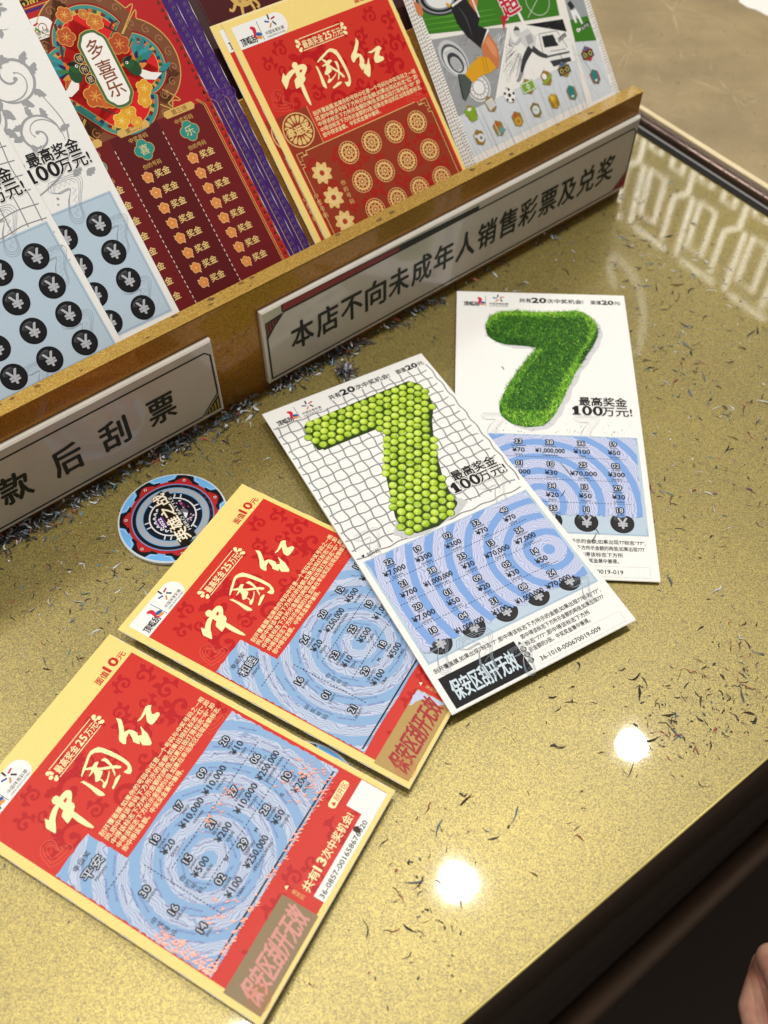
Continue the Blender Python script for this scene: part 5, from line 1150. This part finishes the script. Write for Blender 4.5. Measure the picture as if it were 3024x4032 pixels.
for o_, m, z_ in ((.06, ink('#f6f4f0'), .27), (.02, ink('#1c1c1e'), .3)): T.text('title', m, '级', 414, 100.5, 13, z_, off=o_, ang=radians(9))
for x, y in ((434.6, 66.2), (455.4, 66.8)):
    T.poly(pg, ink('#2a2a2c'), [(x - 3.4, y - 1.6), (x + 4, y), (x + 4, y + 2.4), (x - 3.4, y + .8)], .2); T.text(pg, ink('#f2f0ea'), '刮开区', x - 3, y - 1.2, 2.0, .21, x1=x + 3.6, ang=radians(10)); T.poly(pg, ink('#f2f0ea'), [(x - 5.6, y + .2), (x - 3.8, y + .6), (x - 4.8, y - 1.4)], .21)
# badge icons
def badge(x, y, rim, kind):
    I = 'prize_badges'; z = .31
    T.poly(I, ink(rim), [(x, y + 4.9), (x + 3.7, y + 2.6), (x + 3.5, y - 2.8), (x + .6, y - 4.9), (x - 3.3, y - 3.0), (x - 3.6, y + 2.6)], z)
    if kind == 0: T.poly(I, ink('#7fa52a'), [(x - 4, y + 3), (x + 3.6, y + 3.4), (x + 4.2, y), (x + 2.6, y - .4), (x + 2.8, y - 4.6), (x - 2.4, y - 4.8), (x - 2.4, y - .6), (x - 4.4, y - .2)], z + .02); T.disc(I, ink('#e6e6da'), x - .2, y + 2.4, 1.6, z + .03, 10, 1.0)
    elif kind == 1: T.poly(I, ink('#dededa'), [(x - 3.2, y + 2.4), (x + 2.6, y + 3.2), (x + 3.4, y - 2), (x - 2.2, y - 3.4)], z + .02); [T.stroke(I, gr, [(x - 2.8 + .9 * k, y + 2.2), (x - 2.2 + .9 * k, y - 2.8)], .22, z + .03) for k in range(6)]
    elif kind == 2:
        T.disc(I, WHT, x, y, 4.2, z + .02, 24); T.disc(I, dk, x, y, 1.3, z + .03, 6)
        for k in range(5): a = 2 * pi * k / 5; T.disc(I, dk, x + 3.3 * cos(a), y + 3.3 * sin(a), .95, z + .03, 6)
    elif kind == 3: T.rect(I, ink('#7aa636'), x - 5.2, y - 3, x + 5.2, y + 3, z + .02); T.frame(I, ink('#eef0e2'), x - 4.8, y - 2.6, x + 4.8, y + 2.6, .4, z + .03); T.stroke(I, ink('#eef0e2'), [(x, y - 2.6), (x, y + 2.6)], .4, z + .036); T.ring(I, ink('#eef0e2'), x, y, 1.0, 1.4, z + .038, 14)
    elif kind == 4: T.poly(I, ink('#8ba53a'), [(x - 4.6, y - 2), (x + 4.6, y + 1.6), (x + 4.8, y - .6), (x - 3, y - 3.6)], z + .02); T.disc(I, WHT, x - 1, y + 1.2, 1.8, z + .03, 14)
    elif kind == 5: T.rect(I, ink('#2a2a2a'), x - 4.8, y - 2.6, x + 4.8, y + 1.8, z + .02); T.text(I, ink('#d8c46a'), '0:0', x - 3.8, y - 2.0, 4.6, z + .03, x1=x + 3.8); T.disc(I, ink('#3b6a94'), x, y + 3.2, 2.2, z + .025, 12, 1.0)
    elif kind == 6: T.stroke(I, ink('#d2d6d8'), [(x - 3, y + 2), (x + 1, y - .4)], [1.6, 2.2], z + .02); T.disc(I, ink('#dde0e2'), x + 1, y - .6, 2.5, z + .03, 16); T.disc(I, ink('#7d8488'), x + 1, y - .6, 1.1, z + .04, 10)
    elif kind == 7: T.poly(I, ink('#c8402c'), [(x - 1.6, y + 3.8), (x + 1.4, y + 2.6), (x - 1.2, y + 1.2)], z + .02); T.poly(I, ink('#6c9a9c'), [(x - 3.6, y - 4.2), (x + 4.8, y - 2.6), (x + 2, y + .2)], z + .02); T.stroke(I, ink('#e8e8e0'), [(x - 1.6, y + 4), (x - 1.0, y - 4)], .35, z + .03)
    elif kind == 8: T.disc(I, ink('#caa23a'), x, y - 1.4, 2.6, z + .02, 18); T.disc(I, ink('#a87a1e'), x, y - 1.4, 1.3, z + .03, 12); T.poly(I, ink('#c8402c'), [(x - 1.8, y + 3.8), (x + .2, y + 3.6), (x + .4, y + 1), (x - 1, y + 1)], z + .02)
    elif kind == 9: T.disc(I, ink('#5e6a50'), x, y, 3.5, z + .02, 20); T.disc(I, ink('#d8dcd8'), x, y, 2.7, z + .03, 18); T.stroke(I, dk, [(x - 1.4, y + .9), (x, y), (x + .8, y)], .3, z + .04, smooth=False)
    elif kind == 10: T.poly(I, ink('#c8a01c'), [(x - 2.8, y + 4), (x + 2.8, y + 4), (x + 2.2, y + .6), (x + .6, y - 1), (x + .6, y - 3), (x + 1.8, y - 4), (x - 1.8, y - 4), (x - .6, y - 3), (x - .6, y - 1), (x - 2.2, y + .6)], z + .02); T.disc(I, ink('#e6c64c'), x - .4, y + 2.2, .9, z + .03, 10, 1.6)
    else: T.poly(I, ink('#2f7f78'), [(x - 2.2, y + 3.8), (x + .4, y + 4.6), (x + 2.8, y + 2.6), (x + 1.9, y - 3.8), (x - 1.6, y - 4.0), (x - 2.8, y)], z + .02); T.disc(I, ink('#d9e4e2'), x - .2, y - 2.2, 1.1, z + .03, 10, .7)
for k in range(6): badge(349.2 + 15.5 * k, 48.9, '#97782c', (0, 1, 2, 3, 4, 5)[k]); badge(347.6 + 15.55 * k, 34.5, '#97782c', (6, 7, 8, 9, 10, 11)[k])
badge(448.9, 51.6, '#a83a34', 5); badge(447.7, 37.0, '#a83a34', 11)
T.done(subs={})

# ------------------------------------------------------------------ round scratch chips
def chip(lab, cx, cy, z0, art=True):
    T = Sheet('round_chip', lab, 'chip', lambda u, v, h: Vector((cx + u, cy + v, z0 + h)), 0, 0, False, 'round scratching chips under the tickets')
    n = 64; P = []; F = []
    prof = [(27.2, 2.5), (27.9, 2.1), (28.0, 1.2), (27.9, .4), (27.3, 0.02)]
    for rr, h in prof: P += [(rr * cos(2 * pi * k / n), rr * sin(2 * pi * k / n)) for k in range(n)]
    for j in range(len(prof) - 1):
        for k in range(n): F.append((j * n + k, j * n + (k + 1) % n, (j + 1) * n + (k + 1) % n, (j + 1) * n + k))
    T.faces('body', ink('#d9dcde', .3), P, F, [h for rr, h in prof for k in range(n)])
    T.disc('body', ink('#dfe3e6', .25), 0, 0, 27.2, 2.5, 64)
    q = 'printed_face'; z = 2.53; sky = ink('#6fb2e8', .22); blk = ink('#17181b', .22); red = ink('#b02a2a', .22); lgt = ink('#a3a7ae', .2)
    T.disc(q, sky, 0, 0, 27.0, z, 64); T.ring(q, red, 0, 0, 20.6, 22.9, z + .02, 64)
    for k in range(7):
        a = radians(83.2 + 51.43 * k)
        def pt(r_, d_): return (r_ * cos(a + d_), r_ * sin(a + d_))
        T.poly(q, blk, [pt(26.9, -.16), pt(26.95, -.08), pt(27.0, 0), pt(26.95, .08), pt(26.9, .16), pt(24.2, .22), pt(23.6, .36), pt(22.6, .36), pt(22.4, 0), pt(22.6, -.36), pt(23.6, -.36), pt(24.2, -.22)], z + .03)
        T.poly(q, red, [pt(25.0, -.05), pt(25.2, 0), pt(25.0, .05), pt(24.0, .12), pt(23.0, .20), pt(21.6, .22), pt(21.4, 0), pt(21.6, -.22), pt(23.0, -.20), pt(24.0, -.12)], z + .045)
        c = pt(23.6, 0); T.disc(q, WHT, c[0], c[1], .75, z + .055, 12); T.disc(q, blk, c[0], c[1], .5, z + .065, 10)
        T.stroke(q, WHT, [pt(26.8, -.20), pt(24.6, -.25), pt(24.1, -.37)], .18, z + .056, smooth=False); T.stroke(q, WHT, [pt(26.8, .20), pt(24.6, .25), pt(24.1, .37)], .18, z + .056, smooth=False)
    T.disc(q, ink('#7f8cc0', .2), 0, 0, 21.0, z + .07, 64); T.disc(q, blk, 0, 0, 20.4, z + .08, 64)
    for k in range(46):
        a = rnd.uniform(-.5, 1.5); rr = rnd.uniform(18.8, 20.0); T.stroke(q, ink(rnd.choice(('#7a2a4c', '#b84a7a', '#3a2048')), .2), [(rr * cos(a), rr * sin(a)), (rr * cos(a + .07) , rr * sin(a + .07))], [.1, .7, .1], z + .085 + k * .0003)
    T.disc(q, ink('#5aa6dc', .2), 0, 0, 18.6, z + .11, 64); T.disc(q, lgt, 0, 0, 18.2, z + .12, 64); T.disc(q, ink('#5aa6dc', .2), 0, 0, 15.3, z + .13, 64); T.disc(q, ink('#141a26', .2), 0, 0, 14.9, z + .14, 64)
    T.ring(q, ink('#e2e4e6', .2), 0, 0, 11.4, 12.1, z + .15, 64)
    for k in range(6):
        a = radians(27 + 60 * k); c, s_ = cos(a), sin(a)
        for d_ in (-1, 1): T.stroke(q, ink('#d3d6da', .2), [(11.8 * c - d_ * 1.6 * s_, 11.8 * s_ + d_ * 1.6 * c), (14.4 * c - d_ * 1.6 * s_, 14.4 * s_ + d_ * 1.6 * c)], .7, z + .152)
    for k in range(60):   # pink and violet clouds of the picture
        a = rnd.uniform(-.4, 2.2); rr = rnd.uniform(2, 10.6); T.disc(q, ink(rnd.choice(('#6a2448', '#b85088', '#8a8c98', '#d8c0d0', '#3a2c4c', '#551a26')), .2), rr * cos(a), rr * sin(a), rnd.uniform(.4, 1.4), z + .16 + k * .0004, 8, rnd.uniform(.3, .8), rnd.uniform(0, 3))
    T.poly(q, ink('#6b6d74', .2), [(2, 3.5), (5, 5.5), (7.6, 3.4), (6, 1), (8, -1.5), (5, -2), (3.4, 0)], z + .19); T.poly(q, ink('#e8e8ea', .2), [(5, 2.6), (7.4, 2.4), (7, -.6), (5.4, -1.4), (5.8, .6)], z + .195)
    for k in range(8):
        a = radians(150 + 17 * k); T.stroke(q, ink('#dfe2e6', .2), [(8.4 * cos(a), 8.4 * sin(a)), (9.6 * cos(a + .1), 9.6 * sin(a + .1)), (8.6 * cos(a + .22), 8.6 * sin(a + .22))], [.5, 1.0, .4], z + .19 + .001 * k)
    T.disc(q, ink('#5a2a78', .2), -4.4, -3.6, 3.6, z + .186, 16)
    an = radians(123.2); c, s_ = cos(an), sin(an)
    def tx(t, along, up, size, m, zz, L_=None, off=.0):
        x, y = along * c - up * s_, along * s_ + up * c
        vs, fs, a, b = glyphs(t, off); kx = size if not L_ else L_ / (b - a)
        cj = off > 0.008; d_ = off * min(size, 7)
        for i, (ex, ey) in enumerate(((0, 0), (d_, 0), (-d_, 0), (0, d_), (0, -d_)) if cj else ((0, 0),)):
            T.faces('lettering', m, [(x + ex + ((vx - (a + b) / 2) * kx) * c - (vy * size) * s_, y + ey + ((vx - (a + b) / 2) * kx) * s_ + vy * size * c) for vx, vy in vs], fs, zz + .001 * i)
    def band(a0, a1, u0, u1, m, zz, k=0): T.poly('lettering', m, [(a * c - u * s_, a * s_ + u * c) for a, u in ((a0, u0), (a1, u0), (a1 - k, u1), (a0 - k, u1))], zz)
    band(-17, 16, -5.0, -2.2, blk, z + .22); band(-18, 18, -2.2, 4.4, ink('#1c1712', .2), z + .215, 2)
    tx('HERO BATTLE', 0, -4.5, 2.3, ink('#e8e8e8', .2), z + .25, 24)
    for o_, m, zz in ((.055, ink('#8a6428', .2), .24), (.018, ink('#f6f1dc', .2), .27)): tx('英雄之战', 0, -1.9, 7.6, m, z + zz, 33, o_)
    tx('2022', -1.0, 5.6, 2.4, ink('#f0f0f2', .2), z + .25, 7, .04)
    T.done(subs={'lettering': 'printed_face'}, smooth=()); return T
chip('round blue and red chip with a metallic battle emblem, corner under the upper red ticket', -107.5, 281.4, 0.05)
chip('round chip almost hidden in the gap between the two red tickets', -36.5, 134.2, 0.05)

# ------------------------------------------------------------------ shavings rubbed off the tickets
SHM = [plain('shaving_' + n_, h, .55) for n_, h in (('charcoal', '#2b2a2c'), ('slate', '#5e6a74'), ('pale', '#c9cdd2'), ('rust', '#9c4a3a'), ('teal', '#4f7f88'), ('plum', '#6d4a5c'), ('brown', '#3a2a20'))]
class Bits:
    def __init__(s): s.v = []; s.f = []; s.i = []
    def curl(s, x, y, z, L_, wd, a, curve, lift, m, r):
        n = 4; k0 = len(s.v); px, py, t = x, y, a; st = L_ / n; curve *= .45; kink = r.randint(1, 9); pk = r.uniform(.15, .8)
        tw = r.uniform(-1.2, 1.2)
        for i in range(n + 1):
            hh = z + lift * sin(pi * i / n * r.uniform(.6, 1.1)) ; w_ = wd * max(.18, 1 - 1.3 * abs(i / n - pk)) * r.uniform(.7, 1.25); nx, ny = -sin(t), cos(t)
            dz = w_ * .5 * sin(tw * i / n + .4)
            s.v += [Vector((px + nx * w_ / 2, py + ny * w_ / 2, max(.12, hh + dz))) * MM, Vector((px - nx * w_ / 2, py - ny * w_ / 2, max(.06, hh - dz))) * MM]
            kk = r.gauss(0, .35) if i != kink else r.choice((-1, 1)) * r.uniform(.2, 1.2)
            px += cos(t) * st; py += sin(t) * st; t += curve / n + kk
        for i in range(n): s.f.append((k0 + 2 * i, k0 + 2 * i + 1, k0 + 2 * i + 3, k0 + 2 * i + 2)); s.i.append(m)
    def flake(s, x, y, z, sz, m, r, tilt=.25, asp=.55):
        n = r.randint(4, 6); a0 = r.uniform(0, 6.28); k0 = len(s.v); t = r.uniform(0, 6.28); tl = r.uniform(0, tilt)
        for i in range(n):
            a = a0 + 6.28 * i / n; u, v = sz * r.uniform(.5, 1) * cos(a), sz * asp * r.uniform(.5, 1) * sin(a); X, Y = u * cos(t) - v * sin(t), u * sin(t) + v * cos(t)
            s.v.append(Vector((x + X, y + Y, max(.06, z + abs(u) * tl))) * MM)
        s.f.append(tuple(range(k0, k0 + n))); s.i.append(m)
    def build(s, name): return mesh_obj(name, s.v, s.f, SHM, s.i)
W_ = [0] * 8 + [1] * 4 + [2] * 4 + [3, 4, 6, 6]
r = random.Random(101)
pile = Bits()
for k in range(2600):           # drift along the foot of the rail
    q = r.random(); al = (r.random() ** 1.25) * 300 - 12 if q < .86 else r.uniform(-12, 456)
    clump = .55 + .45 * sin(al * .11) * sin(al * .043 + 1)
    if r.random() > clump * (1.0 if al < 170 else .75): continue
    b = abs(r.gauss(0, 4.5 if al < 160 else 3.5)) + .4; p = RO + RU * al - RN * (b + .6); h = max(0, 3.6 - b * .5) * r.random()
    if r.random() < .7: pile.curl(p.x, p.y, .15 + h, r.uniform(1.5, 7.5), r.uniform(.35, 1.5), r.uniform(0, 6.28), r.gauss(0, 1.6), r.uniform(0, 1.4), r.choice(W_), r)
    else: pile.flake(p.x, p.y, .15 + h, r.uniform(.4, 1.5), r.choice(W_), r, .9)
tag(pile.build('shaving_drift'), 'drift of grey, white and rust scratch shavings along the foot of the gold rail', 'shavings', kind='stuff')
tuft = Bits(); tc_ = Vector((-18, 405, 0))
tc_ = RO + RU * 205 - RN * 19
for k in range(150):
    d_ = abs(r.gauss(0, 3.4)); t = r.uniform(0, 6.28); tuft.curl(tc_.x + d_ * cos(t) * .8, tc_.y + d_ * sin(t), .2 + max(0, 3.4 - d_ * .8) * r.random(), r.uniform(2, 7), r.uniform(.3, 1.0), r.choice((1.2, 2.0)) + r.gauss(0, .7), r.gauss(0, 1), r.uniform(.5, 4), r.choice([0, 0, 1, 2, 2, 4, 5, 6]), r)
tag(tuft.build('shaving_tuft'), 'small standing tuft of dark and pale shavings between the rail and the tennis ball ticket', 'shavings')
crumbs = Bits()
def on_ticket(x, y):
    for q in (A, B, Gc, Tc):
        if in_poly(x, y, [(p[0], p[1]) for p in q]): return True
    return hypot(x + 107.5, y - 281.4) < 28.5
clusters = [(RO + RU * 60 - RN * 26, 26, 160), (RO + RU * 25 - RN * 45, 30, 170), (RO + RU * 130 - RN * 22, 20, 120), (RO + RU * 300 - RN * 18, 26, 130), (RO + RU * 380 - RN * 22, 26, 120), (Vector((176, 395, 0)), 24, 190), (Vector((205, 345, 0)), 28, 150), (Vector((185, 470, 0)), 26, 150), (Vector((170, 520, 0)), 22, 110), (Vector((132, 172, 0)), 12, 150), (Vector((158, 186, 0)), 11, 110), (Vector((168, 215, 0)), 16, 60), (Vector((165, 300, 0)), 22, 60), (Vector((10, 105, 0)), 12, 40), (Vector((22, 85, 0)), 10, 30), (Vector((80, 205, 0)), 24, 30), (Vector((-12, 78, 0)), 16, 30), (Vector((-150, 235, 0)), 22, 90), (Vector((20, 150, 0)), 10, 18), (Vector((150, 300, 0)), 30, 60), (Vector((100, 180, 0)), 30, 40), (Vector((-140, 150, 0)), 40, 50), (Vector((230, 280, 0)), 30, 60), (Vector((60, 120, 0)), 22, 26)]
for c_, sd, n_ in clusters:
    for k in range(n_):
        x, y = r.gauss(c_.x, sd), r.gauss(c_.y, sd)
        v_ = Vector((x, y, 0))
        if on_ticket(x, y) or (v_ - RO).dot(RN) > -2 and (v_ - RO).dot(RU) < 456 or v_.dot(EN) < EDGE_B + 4 or v_.dot(EU) > STRIP - 3: continue
        right = c_.x > 120 and c_.y > 300
        far = c_.y < 210 and c_.x > -60
        W2 = [0, 0, 0, 6, 6, 6, 3, 1] if far else [0, 0, 0, 0, 6, 6, 1, 1, 2, 2, 2, 3, 4, 5]
        k_s = (1.4 if right else 1.2) * r.choice((.7, .9, 1, 1.4))
        if r.random() < .45: crumbs.curl(x, y, .1, r.uniform(1.2, 5.0) * k_s, r.uniform(.25, .62) * k_s, r.uniform(0, 6.28), r.gauss(0, 1.4), r.uniform(0, .8), r.choice(W2), r)
        else: crumbs.flake(x, y, .1, r.choice((.25, .35, .5, .8)) * r.uniform(.7, 1.2) * k_s, r.choice(W2), r)
for k in range(800):
    a, b = r.uniform(-320, STRIP - 4), r.uniform(EDGE_B + 4, 420); p = edge_pt(a, b, 0)
    if on_ticket(p.x, p.y) or ((p - RO).dot(RN) > -2 and (p - RO).dot(RU) < 456): continue
    crumbs.flake(p.x, p.y, .08, r.choice((.22, .3, .45, .75)), r.choice([0, 0, 6, 6, 1]), r, .25, .4)
for k in range(240):   # flecks on the side counter
    a, b = r.gauss(590, 45), r.uniform(250, 480)
    if a < 546: continue
    p = edge_pt(a, b, 0); crumbs.flake(p.x, p.y, 5.15, r.choice((.3, .5, .8, 1.1)), r.choice([0, 6, 6, 1]), r)
tag(crumbs.build('shaving_crumbs'), 'loose crumbs and slivers of scratch coating scattered over the counter glass', 'shavings', kind='stuff')

# ------------------------------------------------------------------ the hand at the lower right
def hand():
    """A relaxed fist hanging beside the counter, wrist towards the lower right."""
    Oh = Vector((217, 94, -168)); X = R0.copy(); Y = U0.copy(); Zf = -F0
    def P(x, y, z): return Oh + X * x + Y * y + Zf * z
    joints = []; edges = []; rad = []
    def add(p, q, par=None):
        joints.append(p * MM); rad.append(q * MM); i = len(joints) - 1
        if par is not None: edges.append((par, i))
        return i
    wr = add(P(27, -78, -16), 17); fa = add(P(46, -130, -34), 22, wr); add(P(90, -220, -60), 30, fa)
    for k, (bx, by, bz, rk_) in enumerate(((3, -4, 2, 10.5), (16, 4, 5, 10.8), (30, 3, 4, 10.2), (42, -4, 0, 9.2))):
        h0 = add(P(19 + 5 * k, -62, -8), 15, wr); kn = add(P(bx, by, bz), rk_ + .6, h0); mid = add(P((bx + 19 + 5 * k) / 2, (by - 62) / 2 + 2, -2), 14, kn)
        b_ = add(P(bx + 1, by + 6, -26), rk_ - 1.4, kn); c_ = add(P(bx + 3, by - 12, -42), rk_ - 2.2, b_); add(P(bx + 5, by - 28, -34), rk_ - 3.0, c_)
    t1 = add(P(1, -52, -14), 12.5, wr); t2 = add(P(-3, -28, -30), 10.5, t1); add(P(8, -10, -44), 8.6, t2)
    add(P(20, -36, -2), 19, wr)
    V, F = [], []
    n, half = 16, 5
    for i0, i1 in edges:
        p, q, rp, rq = joints[i0], joints[i1], rad[i0], rad[i1]
        d = (q - p).normalized(); x = d.orthogonal().normalized(); y = d.cross(x); k0 = len(V); rows = []
        for c, r_, lo, hi in ((p, rp, -90, 0), (q, rq, 0, 90)):
            for a in range(half + 1):
                t = radians(lo + (hi - lo) * a / half); rows.append((c + d * r_ * sin(t), max(r_ * cos(t), 1e-5)))
        for c, r_ in rows:
            for k in range(n): V.append(c + x * r_ * cos(2 * pi * k / n) + y * r_ * sin(2 * pi * k / n))
        for a in range(len(rows) - 1):
            for k in range(n): F.append((k0 + a * n + k, k0 + a * n + (k + 1) % n, k0 + (a + 1) * n + (k + 1) % n, k0 + (a + 1) * n + k))
        F.append(tuple(k0 + k for k in range(n - 1, -1, -1))); F.append(tuple(k0 + (len(rows) - 1) * n + k for k in range(n)))
    me = bpy.data.meshes.new('person'); me.from_pydata(V, [], F); o_ = bpy.data.objects.new('person', me); C.objects.link(o_)
    rm = o_.modifiers.new('Remesh', 'REMESH'); rm.mode = 'VOXEL'; rm.voxel_size = 0.0014; rm.use_smooth_shade = True
    sm_ = o_.modifiers.new('Smooth', 'SMOOTH'); sm_.factor = .5; sm_.iterations = 9
    m, nt, b = new_mat('skin'); b.inputs['Roughness'].default_value = .5; b.inputs['Subsurface Weight'].default_value = .25; b.inputs['Subsurface Scale'].default_value = .004; b.inputs['Subsurface Radius'].default_value = (1, .35, .2)
    N = nt.nodes; tc = N.new('ShaderNodeTexCoord'); nz = N.new('ShaderNodeTexNoise'); nz.inputs['Scale'].default_value = 90; nz.inputs['Detail'].default_value = 5; nt.links.new(tc.outputs['Object'], nz.inputs['Vector'])
    cr = N.new('ShaderNodeValToRGB'); cr.color_ramp.elements[0].position = .3; cr.color_ramp.elements[0].color = lin('#d8937a'); cr.color_ramp.elements[1].position = .7; cr.color_ramp.elements[1].color = lin('#f2bea2'); nt.links.new(nz.outputs['Fac'], cr.inputs['Fac']); nt.links.new(cr.outputs['Color'], b.inputs['Base Color'])
    n2 = N.new('ShaderNodeTexNoise'); n2.inputs['Scale'].default_value = 700; nt.links.new(tc.outputs['Object'], n2.inputs['Vector']); bp = N.new('ShaderNodeBump'); bp.inputs['Strength'].default_value = .25; bp.inputs['Distance'].default_value = .0005; nt.links.new(n2.outputs['Fac'], bp.inputs['Height']); nt.links.new(bp.outputs['Normal'], b.inputs['Normal'])
    me.materials.append(m)
    tag(o_, 'bare hand of a person hanging beside the dark counter front', 'person')
hand()
